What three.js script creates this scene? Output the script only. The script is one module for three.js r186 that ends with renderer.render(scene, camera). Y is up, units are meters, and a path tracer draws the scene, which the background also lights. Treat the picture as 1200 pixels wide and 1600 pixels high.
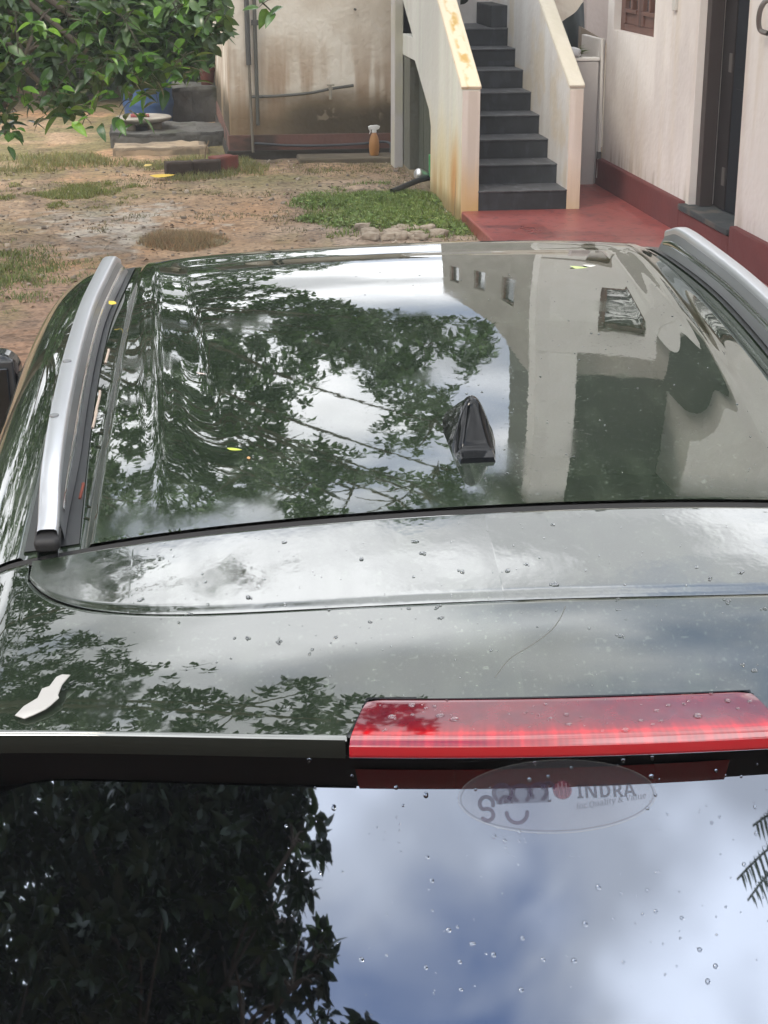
import * as THREE from 'three';
import { mergeGeometries, mergeVertices } from 'three/addons/utils/BufferGeometryUtils.js';
import { RoundedBoxGeometry } from 'three/addons/geometries/RoundedBoxGeometry.js';

// ---------------------------------------------------------------- camera, sky, sun, exposure
const scene = new THREE.Scene();
const rad = Math.PI / 180;
const camera = new THREE.PerspectiveCamera(34.2, 768 / 1024, 0.05, 900);
camera.position.set(-0.397, 2.305, 2.032);
camera.rotation.order = 'YXZ';
camera.rotation.set(-19.5 * rad, -7.5 * rad, 0);
const renderer = new THREE.WebGLRenderer({ antialias: true });
renderer.setSize(768, 1024);
renderer.toneMapping = THREE.LinearToneMapping;
renderer.toneMappingExposure = 1.7;
renderer.shadowMap.enabled = true;

// seeded random and noise
let seed = 20240611;
const rnd = () => { seed = (seed + 0x6d2b79f5) | 0; let t = Math.imul(seed ^ (seed >>> 15), 1 | seed); t = (t + Math.imul(t ^ (t >>> 7), 61 | t)) ^ t; return ((t ^ (t >>> 14)) >>> 0) / 4294967296; };
const rr = (a, b) => a + (b - a) * rnd();
const hash = (x, y, z) => { let h = Math.imul(x, 374761393) ^ Math.imul(y, 668265263) ^ Math.imul(z, 2147483647 - 1274126177); h = Math.imul(h ^ (h >>> 13), 1274126177); return ((h ^ (h >>> 16)) >>> 0) / 4294967296; };
const fade = t => t * t * (3 - 2 * t);
function noise3(x, y, z) {
  const X = Math.floor(x), Y = Math.floor(y), Z = Math.floor(z), u = fade(x - X), v = fade(y - Y), w = fade(z - Z);
  const l = (a, b, t) => a + (b - a) * t;
  const f = (i, j) => l(hash(X, Y + i, Z + j), hash(X + 1, Y + i, Z + j), u);
  return l(l(f(0, 0), f(1, 0), v), l(f(0, 1), f(1, 1), v), w);
}
const fbm = (x, y, z, o = 4) => { let s = 0, a = 0.5, n = 0; for (let i = 0; i < o; i++) { s += a * noise3(x, y, z + i * 7.3); n += a; a *= 0.5; x *= 2.03; y *= 2.03; z *= 2.03; } return s / n; };
const clamp = (x, a = 0, b = 1) => Math.min(b, Math.max(a, x));
const sstep = (a, b, x) => fade(clamp((x - a) / (b - a)));
const mix = (a, b, t) => a + (b - a) * t;
const mixc = (a, b, t) => [mix(a[0], b[0], t), mix(a[1], b[1], t), mix(a[2], b[2], t)];

const SUN = new THREE.Vector3(-0.52, 0.7, 0.46).normalize();
{ // bright tropical sky with broken cloud
  const W = 1536, H = 768, d = new Float32Array(W * H * 4);
  for (let j = 0; j < H; j++) for (let i = 0; i < W; i++) {
    const el = ((j + 0.5) / H - 0.5) * Math.PI, az = ((i + 0.5) / W - 0.5) * 2 * Math.PI;
    const y = Math.sin(el), x = Math.cos(el) * Math.cos(az), z = Math.cos(el) * Math.sin(az);
    const up = Math.max(y, 0), sun = Math.max(0, x * SUN.x + y * SUN.y + z * SUN.z);
    const h = Math.pow(1 - up, 3);
    let c = [mix(0.34, 1.25, h), mix(0.53, 1.32, h), mix(0.98, 1.42, h)];
    const k = 1 / (up + 0.22);
    const px = x * k * 2.3, pz = z * k * 2.3;
    const w1 = fbm(px * 0.7 + 3.1, pz * 0.7, 2.2, 3) - 0.5;
    const dens = fbm(px + w1 * 1.6 + 88.55, pz + w1 * 1.6 + 12.6, 5.5, 6);
    const cov = sstep(0.27, 0.53, dens);
    const shade = fbm(px * 1.7 + 31, pz * 1.7 + 17, 9.1, 4);
    const lum = mix(1.45, 3.3, sstep(0.3, 0.68, shade)) * (1 + 0.45 * Math.pow(sun, 3));
    c = mixc(c, [lum * 0.99, lum * 1.0, lum * 1.02], cov * 0.95);
    const glow = 1.1 * Math.pow(sun, 24);
    const o = (j * W + i) * 4;
    d[o] = c[0] + glow; d[o + 1] = c[1] + glow * 0.97; d[o + 2] = c[2] + glow * 0.9; d[o + 3] = 1;
  }
  const sky = new THREE.DataTexture(d, W, H, THREE.RGBAFormat, THREE.FloatType);
  sky.mapping = THREE.EquirectangularReflectionMapping; sky.magFilter = sky.minFilter = THREE.LinearFilter; sky.wrapS = THREE.RepeatWrapping; sky.needsUpdate = true;
  scene.background = sky; scene.environment = sky;
  scene.backgroundIntensity = 0.62; scene.environmentIntensity = 0.62;
}
const sunLight = new THREE.DirectionalLight(0xfff1dc, 1.1);
sunLight.position.copy(SUN).multiplyScalar(40); sunLight.castShadow = true; sunLight.shadow.radius = 26;
Object.assign(sunLight.shadow.camera, { left: -22, right: 22, top: 26, bottom: -26, near: 1, far: 90 }); sunLight.shadow.mapSize.set(4096, 4096);
scene.add(sunLight, sunLight.target);
scene.fog = new THREE.FogExp2(0xeef2f6, 0.0028);

// ---------------------------------------------------------------- helpers
const names = new Map();
function numbered(n) { const k = names.get(n) || 0; names.set(n, k + 1); return k ? n + '_' + String(k).padStart(3, '0') : n; }
function add(o, name, label, category, group, kind) {
  o.name = numbered(name);
  if (kind) o.userData.kind = kind;
  if (label) o.userData.label = label;
  if (category) o.userData.category = category;
  if (group) o.userData.group = group;
  scene.add(o); return o;
}
function thing(name, label, category, pos = [0, 0, 0], ry = 0, group) { const g = new THREE.Group(); g.position.set(...pos); g.rotation.y = ry; return add(g, name, label, category, group); }
function part(parent, name, geo, mat, label, kind) { const m = new THREE.Mesh(geo, mat); m.castShadow = m.receiveShadow = true; m.name = name; if (label) m.userData.label = label; if (kind) m.userData.kind = kind; parent.add(m); return m; }
function mesh(geo, mat) { const m = new THREE.Mesh(geo, mat); m.castShadow = m.receiveShadow = true; return m; }
function tex(W, H, fn, srgb = true, rep) {
  const d = new Uint8Array(W * H * 4);
  for (let j = 0; j < H; j++) for (let i = 0; i < W; i++) { const c = fn((i + 0.5) / W, (j + 0.5) / H), o = (j * W + i) * 4; d[o] = clamp(c[0], 0, 255); d[o + 1] = clamp(c[1], 0, 255); d[o + 2] = clamp(c[2], 0, 255); d[o + 3] = c[3] ?? 255; }
  const t = new THREE.DataTexture(d, W, H); t.magFilter = t.minFilter = THREE.LinearFilter; t.wrapS = t.wrapT = THREE.RepeatWrapping; if (srgb) t.colorSpace = THREE.SRGBColorSpace; if (rep) t.repeat.set(...rep); t.needsUpdate = true; return t;
}
const grey = v => [v, v, v];
// box from min to max corner, faces with uv in metres (u along the wall, v up from y = 0)
function box(a, b, r = 0.012, seg = 1) {
  const s = [b[0] - a[0], b[1] - a[1], b[2] - a[2]];
  const rad_ = Math.min(r, s[0] / 2.1, s[1] / 2.1, s[2] / 2.1);
  const g = rad_ > 0.0005 ? new RoundedBoxGeometry(...s, seg, rad_) : new THREE.BoxGeometry(...s);
  g.translate((a[0] + b[0]) / 2, (a[1] + b[1]) / 2, (a[2] + b[2]) / 2);
  return wallUV(g);
}
function wallUV(g) {
  const p = g.attributes.position, n = g.attributes.normal, uv = new Float32Array(p.count * 2);
  for (let i = 0; i < p.count; i++) {
    const ax = Math.abs(n.getX(i)), ay = Math.abs(n.getY(i)), az = Math.abs(n.getZ(i));
    if (ay > ax && ay > az) { uv[2 * i] = p.getX(i); uv[2 * i + 1] = p.getZ(i); } else { uv[2 * i] = ax > az ? p.getZ(i) : p.getX(i); uv[2 * i + 1] = p.getY(i); }
  }
  g.setAttribute('uv', new THREE.BufferAttribute(uv, 2)); return g;
}
function prism(pts, depth, bevel = 0.008) { // polygon in xy extruded along +z
  const s = new THREE.Shape(pts.map(p => new THREE.Vector2(...p)));
  return new THREE.ExtrudeGeometry(s, { depth: depth - 2 * bevel, bevelEnabled: bevel > 0, bevelThickness: bevel, bevelSize: bevel, bevelOffset: -bevel, bevelSegments: 1 }).translate(0, 0, bevel);
}
const V = (x, y, z) => new THREE.Vector3(x, y, z);
function tube(pts, r, seg = 24, rs = 8) { return new THREE.TubeGeometry(new THREE.CatmullRomCurve3(pts.map(p => V(...p))), seg, r, rs, false); }
function grid(nu, nv, f) { // f(u, v) -> [x, y, z]
  const pos = [], uv = [], idx = [];
  for (let j = 0; j <= nv; j++) for (let i = 0; i <= nu; i++) { const p = f(i / nu, j / nv); pos.push(...p); uv.push(p[0], p[2]); }
  for (let j = 0; j < nv; j++) for (let i = 0; i < nu; i++) { const a = j * (nu + 1) + i, b = a + 1, c = a + nu + 1, d = c + 1; idx.push(a, c, b, b, c, d); }
  const g = new THREE.BufferGeometry(); g.setAttribute('position', new THREE.Float32BufferAttribute(pos, 3)); g.setAttribute('uv', new THREE.Float32BufferAttribute(uv, 2)); g.setIndex(idx); g.computeVertexNormals(); return g;
}
const std = o => new THREE.MeshStandardMaterial({ side: THREE.DoubleSide, ...o });
const phy = o => new THREE.MeshPhysicalMaterial({ side: THREE.DoubleSide, ...o });
const lin = (r, g, b) => new THREE.Color().setRGB(r, g, b);

// plaster: texture covers 4 m across and H metres up; fn adds the stains
const bumpPlaster = tex(512, 512, (u, v) => grey(255 * (0.55 * fbm(u * 18, v * 18, 1, 4) + 0.45 * fbm(u * 60, v * 60, 5, 2))), false, [0.5, 0.5]);
function plaster(fn, W = 512, H = 512, wm = 4, hm = 4, u0 = 0, v0 = 0) {
  const t = tex(W, H, (u, v) => fn(u * wm + u0, v * hm + v0));
  t.repeat.set(1 / wm, 1 / hm); t.offset.set(-u0 / wm, -v0 / hm); t.wrapS = t.wrapT = THREE.RepeatWrapping;
  return std({ map: t, bumpMap: bumpPlaster, bumpScale: 0.006, roughness: 0.92 });
}
const streak = (x, y, s = 1) => fbm(x * 9 * s, y * 0.7 * s, 3.3, 4);

// ---------------------------------------------------------------- ground and red floor
const WX = (x, z) => 0.09 * (fbm(x * 0.5 + 9, z * 0.5, 1, 3) - 0.5);
function groundY(x, z) {
  const near = sstep(-26, -22, z) * (1 - sstep(6, 9, z)) * sstep(-13, -10, x) * (1 - sstep(9, 11, x));
  const rough = 0.055 * (fbm(x * 1.7, z * 1.7, 0.5, 4) - 0.5) + 0.04 * (fbm(x * 7, z * 7, 4.5, 3) - 0.5);
  return near * rough;
}
{
  const axis = (a, b, st, lo, hi) => { const v = []; for (let x = a; x <= b + 1e-6; x += st) v.push(x); const l = [], h = []; for (let k = 1, x = a; x > lo; k *= 1.6) { x -= k; l.unshift(Math.max(x, lo)); } for (let k = 1, x = b; x < hi; k *= 1.6) { x += k; h.push(Math.min(x, hi)); } return [...l, ...v, ...h]; };
  const xs = axis(-4.5, 4.0, 0.045, -300, 300), zs = axis(-21, -4, 0.045, -400, 300);
  const pos = [], col = [], uv = [], idx = [];
  for (const z of zs) for (const x of xs) {
    pos.push(x, groundY(x, z), z); uv.push(x / 1.7, z / 1.7);
    const a = fbm(x * 0.9, z * 0.9, 7, 4), b = fbm(x * 3.2 + 5, z * 3.2, 2, 4), e = fbm(x * 11, z * 11, 6, 3);
    let c = mixc([0.33, 0.225, 0.14], [0.40, 0.285, 0.19], sstep(0.35, 0.65, b));
    c = mixc(c, [0.43, 0.25, 0.135], sstep(0.5, 0.72, a) * 0.7 * (1 - sstep(0.0, 1.2, x)));           // orange earth on the left
    c = mixc(c, [0.34, 0.28, 0.235], sstep(0.2, 1.2, x + 0.6 * (b - 0.5)) * sstep(-14.8, -12.5, z) * 0.8);    // greyer trodden path
    const wp = Math.hypot((x + 0.85) / 0.75, (z + 11.35) / 1.1); c = mixc(c, [0.56, 0.52, 0.46], (1 - sstep(0.25, 1.05, wp + 2.2 * (e - 0.5) + 1.6 * (b - 0.5))) * 0.85); // pale washed patch
    c = mixc(c, [0.22, 0.135, 0.105], sstep(-10.5, -9, z) * (1 - sstep(-0.6, 0.4, x)) * 0.55);               // damp reddish soil near the car
    const moss = sstep(0.45, 0.62, fbm(x * 1.3 + 3, z * 1.3 + 8, 3, 4)) * (sstep(-12.4, -14.2, z)); c = mixc(c, [0.15, 0.15, 0.06], moss * 0.75); const mo2 = sstep(0.52, 0.66, fbm(x * 2.1 + 31, z * 1.2 + 5, 3, 5)); c = mixc(c, [0.2, 0.17, 0.08], mo2 * 0.55); const dk = sstep(0.56, 0.68, fbm(x * 4 + 11, z * 2.2, 13, 4)); c = mixc(c, [0.17, 0.12, 0.085], dk * 0.5);
    c = mixc(c, [0.12, 0.10, 0.075], (1 - sstep(-15.35, -14.75, z)) * sstep(0.2, 0.5, x) * 0.6);
    const k = 0.98 + 0.66 * e; col.push(c[0] * k * 1.03, c[1] * k, c[2] * k * 0.95);
  }
  const n = xs.length;
  for (let j = 0; j < zs.length - 1; j++) for (let i = 0; i < n - 1; i++) { const p = j * n + i; idx.push(p, p + n, p + 1, p + 1, p + n, p + n + 1); }
  const g = new THREE.BufferGeometry(); g.setAttribute('position', new THREE.Float32BufferAttribute(pos, 3)); g.setAttribute('color', new THREE.Float32BufferAttribute(col, 3)); g.setAttribute('uv', new THREE.Float32BufferAttribute(uv, 2)); g.setIndex(idx); g.computeVertexNormals();
  const soil = tex(512, 512, (u, v) => { const f = 0.6 * noise3(u * 60, v * 60, 2) + 0.4 * noise3(u * 150, v * 150, 9); const p = sstep(0.72, 0.8, noise3(u * 45, v * 45, 30)); return grey(190 + 65 * f - 40 * p); });
  const soilB = tex(512, 512, (u, v) => grey(255 * (0.5 * fbm(u * 24, v * 24, 2, 3) + 0.5 * noise3(u * 90, v * 90, 9))), false);
  add(mesh(g, std({ vertexColors: true, map: soil, bumpMap: soilB, bumpScale: 0.02, roughness: 0.95 })), 'ground', null, null, null, 'structure');
}
const RY = 0.1;
{
  const t = tex(512, 512, (u, v) => { const n = fbm(u * 9, v * 9, 4, 5), d = sstep(0.6, 0.8, fbm(u * 5, v * 14, 8, 4)), s = sstep(0.74, 0.8, noise3(u * 70, v * 70, 3)); return [128 + 34 * n - 22 * d - 26 * s, 62 + 24 * n - 8 * d - 12 * s, 58 + 24 * n - 6 * d - 8 * s]; });
  t.repeat.set(0.4, 0.4);
  const rt = tex(256, 256, (u, v) => grey(90 + 130 * fbm(u * 7, v * 7, 12, 4)), false); rt.repeat.set(0.3, 0.3);
  const fl = mesh(box([1.99, -0.3, -12.7], [3.47, RY, 5], 0.015), phy({ map: t, roughnessMap: rt, roughness: 0.62, ior: 1.6 }));
  add(fl, 'red_walkway', null, null, null, 'structure');
}

// ---------------------------------------------------------------- outbuilding with stained plaster
const mGrey = std({ color: lin(0.085, 0.085, 0.08), roughness: 0.7 });
{
  const g = thing('outbuilding', 'stained white plaster outbuilding with red base band behind the yard', 'building', [0.3, 0, -15.4]);
  const m = plaster((x, y) => {
    const n = fbm(x * 2.2, y * 2.2, 1, 5), s = streak(x, y), f = fbm(x * 12, y * 12, 8, 3);
    let c = mixc([226, 219, 206], [204, 193, 177], sstep(0.35, 0.7, n));
    c = mixc(c, [150, 122, 96], sstep(1.5, 0.75, y + 0.7 * (s - 0.5)) * sstep(0.4, 0.68, s + 0.35 * (n - 0.5)) * 0.62);
    c = mixc(c, [120, 100, 74], sstep(0.78, 0.42, y + 0.35 * (n - 0.5)) * 0.75);
    c = mixc(c, [66, 58, 42], sstep(0.66, 0.34, y + 0.3 * (n - 0.5)) * sstep(0.1, 0.9, x) * 0.85);
    c = mixc(c, [216, 202, 182], sstep(0.66, 0.76, f) * sstep(0.55, 0.7, fbm(x * 3, y * 2, 17, 3)) * 0.35);
    return c;
  }, 640, 768, 2, 3.4);
  m.bumpScale = 0.012;
  part(g, 'wall', box([0, 0, -4.5], [1.76, 3.4, 0], 0.02), m);
  const mb = plaster((x, y) => { const n = fbm(x * 5, y * 9, 3, 4), s = sstep(0.5, 0.7, fbm(x * 3 + 7, y * 6, 2, 4)); return mixc([118, 84, 74], [72, 62, 54], clamp(s * 0.8 + 0.3 * n)); }, 256, 64, 4, 1);
  part(g, 'plinth', box([-0.012, 0.09, -4.51], [1.752, 0.25, 0.014], 0.006), mb, 'faded red painted base band');
  part(g, 'footing', box([-0.03, -0.2, -4.52], [1.75, 0.095, 0.03], 0.01), plaster((x, y) => mixc([72, 64, 54], [44, 42, 36], fbm(x * 4, y * 4, 3, 4)), 128, 64));
  part(g, 'ledge', box([0.68, -0.2, 0.025], [1.73, 0.055, 0.40], 0.02), plaster((x, y) => mixc([128, 116, 98], [80, 74, 60], fbm(x * 5, y * 5, 9, 4)), 128, 128), 'low worn cement ledge');
  part(g, 'drain_pipe', tube([[0.205, 3.4, 0.045], [0.205, 2.2, 0.045], [0.212, 1.05, 0.045], [0.215, 0.95, 0.045]], 0.026, 24), mGrey);
  part(g, 'drain_pipe', tube([[0.216, 0.95, 0.045], [0.225, 0.5, 0.045], [0.235, 0.08, 0.05]], 0.014), std({ color: lin(0.17, 0.15, 0.115), roughness: 0.8 }));
  part(g, 'drain_pipe', tube([[0.285, 3.4, 0.04], [0.285, 1.6, 0.045], [0.292, 0.35, 0.04]], 0.019, 24), std({ color: lin(0.1, 0.1, 0.085), roughness: 0.75 }));
  part(g, 'pipe_collar', new THREE.CylinderGeometry(0.036, 0.036, 0.05, 12).translate(0.285, 1.36, 0.045), mGrey);
  const pipe = part(g, 'water_pipe', tube([[0.235, 0.635, 0.035], [0.5, 0.64, 0.032], [0.85, 0.668, 0.035], [1.05, 0.705, 0.034], [1.28, 0.735, 0.034]], 0.0145, 40), std({ color: lin(0.1, 0.1, 0.085), roughness: 0.6 }));
  const tap = part(g, 'tap', mergeGeometries([new THREE.CylinderGeometry(0.022, 0.022, 0.05, 10).rotateX(Math.PI / 2).translate(1.04, 0.71, 0.06), new THREE.CylinderGeometry(0.014, 0.018, 0.11, 10).translate(1.036, 0.66, 0.085), new THREE.BoxGeometry(0.075, 0.014, 0.02).translate(1.04, 0.745, 0.07), new THREE.CylinderGeometry(0.01, 0.01, 0.05, 8).translate(1.04, 0.725, 0.07)]), std({ color: lin(0.34, 0.31, 0.25), metalness: 0.5, roughness: 0.45 }), 'small brass tap on the wall pipe');
  part(g, 'nail', new THREE.CylinderGeometry(0.012, 0.012, 0.06, 8).rotateX(Math.PI / 2).translate(1.3, 1.48, 0.03), mGrey);
  const roof = part(g, 'roof', box([-0.5, 3.4, -5], [1.9, 3.52, 0.5], 0.02), std({ color: lin(0.2, 0.19, 0.18), roughness: 0.9 }));
}
add(mesh(tube([[0.55, 0.17, -15.36], [0.9, 0.145, -15.34], [1.3, 0.14, -15.33], [1.65, 0.15, -15.34], [1.9, 0.165, -15.35], [1.95, 0.15, -15.3], [1.95, 0.065, -15.27]], 0.013, 60), std({ color: lin(0.05, 0.055, 0.06), roughness: 0.5 })), 'garden_hose', 'thin dark hose running along the red base of the stained outbuilding', 'hose');
{
  const g = thing('spray_bottle', 'amber spray bottle with white trigger head on the cement ledge', 'bottle', [1.762, 0.055, -15.14]);
  const prof = [[0, 0], [0.04, 0], [0.047, 0.01], [0.051, 0.05], [0.053, 0.1], [0.05, 0.15], [0.041, 0.185], [0.03, 0.21], [0.022, 0.226], [0.02, 0.235]].map(p => new THREE.Vector2(p[0] * 1.0, p[1]));
  part(g, 'bottle_body', new THREE.LatheGeometry(prof, 20), phy({ color: lin(0.5, 0.24, 0.075), roughness: 0.35, transmission: 0.25, thickness: 0.05 }));
  const w = std({ color: lin(0.75, 0.75, 0.73), roughness: 0.4 });
  part(g, 'collar', new THREE.CylinderGeometry(0.024, 0.026, 0.028, 14).translate(0, 0.246, 0), w);
  part(g, 'spray_head', prism([[-0.055, 0.262], [0.03, 0.258], [0.05, 0.268], [0.06, 0.294], [0.03, 0.306], [-0.04, 0.302], [-0.062, 0.29]], 0.034, 0.006).translate(0, 0, -0.017), w);
  part(g, 'trigger', prism([[-0.052, 0.266], [-0.036, 0.266], [-0.034, 0.238], [-0.046, 0.215], [-0.052, 0.218], [-0.044, 0.24]], 0.014, 0.003).translate(0, 0, -0.007), w);
}

// ---------------------------------------------------------------- staircase
const stepT = tex(512, 256, (u, v) => { const n = fbm(u * 12, v * 12, 4, 5), d = sstep(0.55, 0.72, fbm(u * 22, v * 9, 9, 4)); return grey(150 + 80 * n + 45 * d); }); stepT.repeat.set(0.9, 0.9);
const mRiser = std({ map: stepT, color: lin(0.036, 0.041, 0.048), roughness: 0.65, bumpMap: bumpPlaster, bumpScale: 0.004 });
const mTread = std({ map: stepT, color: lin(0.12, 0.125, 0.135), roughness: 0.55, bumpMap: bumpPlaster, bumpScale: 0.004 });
{
  const g = thing('staircase', 'outdoor stair of dark grey steps between two sloping white parapets', 'staircase', [0, 0, 0]);
  const S = { z0: -11.3, t: 0.36, r: 0.16, y0: RY };
  for (let k = 0; k < 8; k++) {
    const y0 = S.y0 + k * S.r, z = S.z0 - k * S.t, zend = k === 7 ? -14.62 : z - S.t - 0.06;
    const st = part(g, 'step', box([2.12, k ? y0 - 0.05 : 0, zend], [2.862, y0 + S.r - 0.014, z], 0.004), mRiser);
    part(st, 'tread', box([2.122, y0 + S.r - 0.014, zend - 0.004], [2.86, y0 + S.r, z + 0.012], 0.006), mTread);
  }
  part(g, 'step', box([2.7, S.y0 + 8 * S.r, -14.6], [2.86, S.y0 + 8 * S.r + 0.2, -13.86], 0.01), mRiser);
  const wallL = plaster((x, y) => { // x here is z
    const n = fbm(x * 2, y * 2, 1, 4), s = streak(x, y, 0.55), q = streak(x + 31, y, 1.1);
    let c = mixc([212, 211, 202], [200, 198, 190], sstep(0.3, 0.7, s));
    c = mixc(c, [204, 208, 194], sstep(0.5, 0.7, q) * 0.4);
    c = mixc(c, [206, 186, 140], sstep(1.0, 0.15, y + 0.5 * (s - 0.5)) * 0.8);
    c = mixc(c, [188, 132, 74], sstep(0.8, 0.3, y + 0.3 * (q - 0.5)) * Math.exp(-Math.pow((x + 11.62) / 0.16, 2)) * 0.85);
    c = mixc(c, [170, 128, 76], sstep(0.5, 0.1, y) * sstep(0.4, 0.65, q) * 0.6);
    c = mixc(c, [206, 150, 92], sstep(0.7, 0.2, y) * (1 - sstep(-14.6, -14.2, x)) * 0.9);
    c = mixc(c, [120, 104, 62], sstep(0.2, 0.02, y + 0.12 * (n - 0.5)) * 0.7);
    const bl = Math.abs(x + 11.55 - 0.25 * y * 0.5 - 0.06 * (n - 0.5)); c = mixc(c, [96, 84, 62], (1 - sstep(0.006, 0.018, bl)) * sstep(0.45, 0.15, y) * 0.7);
    return c;
  }, 640, 512, 4, 3.2, -15, 0);
  const front = plaster((x, y) => {
    const n = fbm(x * 4, y * 3, 1, 4), s = streak(x * 2, y, 1.6);
    let c = mixc([214, 204, 196], [196, 184, 174], sstep(0.3, 0.7, s));
    c = mixc(c, [205, 166, 112], sstep(0.62, 0.15, y + 0.3 * (s - 0.5)) * (x < 2.4 ? 0.75 : 0.3));
    c = mixc(c, [186, 160, 100], sstep(0.22, 0.03, y + 0.15 * (n - 0.5)) * (x < 2.4 ? 0.8 : 0.3));
    return c;
  }, 256, 256, 1.2, 1.2, 1.95, 0);
  const cap = plaster((x, y) => { const n = fbm(x * 14, y * 9, 5, 4); return mixc([226, 212, 186], [198, 164, 100], sstep(0.42, 0.62, n) * sstep(0.02, 0.06, x - 1.985) * sstep(0.14, 0.09, x - 1.98)); }, 256, 256, 1.2, 1.2, 1.95, 0);
  const capR = plaster((x, y) => mixc([214, 208, 194], [196, 190, 172], fbm(x * 14, y * 6, 5, 4)), 128, 128);
  const capC = plaster((x, y) => mixc([206, 204, 194], [196, 186, 172], fbm(x * 5, y * 2, 5, 4)), 128, 128);
  // left parapet: outer profile (z, y); extruded along x. opening beneath for the little door
  const side = (pts, x0, w, mat, name, par, lab) => { const geo = prism(pts.map(([z, y]) => [-z, y]), w, 0.006); geo.rotateY(Math.PI / 2); geo.translate(x0, 0, 0); return part(par, name, wallUV(geo), mat, lab); };
  // rotateY(90deg): (x, y, z) -> (z, y, -x)
  const L = side([[-11.3, -0.1], [-11.3, 1.06], [-14.62, 2.73], [-15.36, 2.73], [-15.36, 1.92], [-14.66, 1.6], [-13.94, 1.29], [-14.66, 1.29], [-14.66, 1.09], [-13.83, 1.09], [-12.96, 0.73], [-12.85, 0.6], [-12.85, -0.1]], 1.98, 0.15, wallL, 'parapet', g, 'outer white parapet with rust orange stains');
  const post = part(g, 'pillar', box([1.975, -0.1, -14.86], [2.12, 2.7, -14.62], 0.008), wallL, 'narrow white pillar with rust stain at its foot');
  part(g, 'pillar', box([1.985, -0.1, -11.3], [2.128, 1.05, -11.292], 0.002), front);
  const capGeo = (x0, x1, z0, y0, z1, y1, th) => { const len = Math.hypot(z1 - z0, y1 - y0), b = box([x0, 0, -len], [x1, th, 0], 0.008); b.rotateX(Math.atan2(y1 - y0, -(z1 - z0))); b.translate(0, y0, z0); return b; };
  const cw = (x0, x1, m) => part(g, 'coping', capGeo(x0, x1, -11.296, 1.058, -14.62, 2.73, 0.03), m);
  cw(1.972, 2.138, cap); 
  const rightM = plaster((x, y) => { const s = streak(x, y, 0.6), n = fbm(x * 3, y * 3, 4, 4); let c = mixc([206, 205, 203], [195, 192, 189], sstep(0.3, 0.7, s)); return mixc(c, [198, 184, 160], sstep(0.55, 0.75, n) * 0.5); }, 384, 256, 4, 3);
  side([[-11.3, 0], [-11.3, 1.06], [-14.62, 2.78], [-14.62, 0]], 2.855, 0.115, rightM, 'parapet', g, 'inner white parapet on the house side');
  part(g, 'pillar', box([2.858, 0, -11.3], [2.966, 1.05, -11.292], 0.002), front);
  cw(2.846, 2.978, capR);
  // space beneath: dark inner wall and plank door
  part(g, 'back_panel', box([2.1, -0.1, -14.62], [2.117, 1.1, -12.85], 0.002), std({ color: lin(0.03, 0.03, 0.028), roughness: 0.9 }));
  const door = new THREE.Group(); door.name = 'plank_door'; door.userData.label = 'weathered dark green plank door under the stairs'; g.add(door);
  for (let k = 0; k < 7; k++) {
    const z1 = -12.9 - k * 0.2, c = 0.8 + 0.5 * rnd();
    const top = k < 1 ? 0.68 : Math.min(1.05, 0.7 + (k - 0.2) * 0.085);
    part(door, 'plank', box([2.075 + 0.006 * rnd(), 0.03, z1 - 0.192], [2.098, top, z1], 0.004), std({ color: lin(0.055 * c, 0.062 * c, 0.042 * c), roughness: 0.85, bumpMap: bumpPlaster, bumpScale: 0.01 }));
  }
  part(g, 'door_post', box([1.99, -0.1, -14.618], [2.1, 1.085, -14.2], 0.006), std({ color: lin(0.13, 0.13, 0.1), roughness: 0.9, bumpMap: bumpPlaster, bumpScale: 0.02 }), 'mossy grey door post');
  part(g, 'door_sill', box([1.985, -0.1, -14.62], [2.1, 0.035, -12.85], 0.01), std({ color: lin(0.22, 0.17, 0.1), roughness: 0.9 }));
  part(g, 'window_frame', box([2.06, 1.29, -14.62], [2.1, 1.62, -14.0], 0.004), std({ color: lin(0.02, 0.022, 0.024), roughness: 0.5 }), 'dark opening above the plank door');
}
{ // wall behind the landing
  const m = plaster((x, y) => { const n = fbm(x * 3, y * 3, 6, 5); let c = mixc([200, 196, 192], [180, 176, 172], n); return mixc(c, [190, 186, 160], sstep(1.75, 1.4, y) * sstep(0.4, 0.6, n) * 0.6); }, 256, 256, 3, 3);
  add(mesh(box([1.9, -0.1, -14.9], [2.86, 3.1, -14.62], 0.01), m), 'landing_wall', 'off white plaster wall closing the head of the stair landing', 'wall');
  const cream = plaster((x, y) => { const n = fbm(x * 4, y * 4, 6, 5); return mixc([206, 198, 186], [176, 160, 146], sstep(0.45, 0.75, n)); }, 256, 256, 3, 3);
  add(mesh(box([2.862, -0.1, -16.1], [5.2, 3.4, -15.9], 0.01), cream), 'boundary_wall', 'cream boundary wall seen behind the right stair parapet', 'wall');
}
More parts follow.
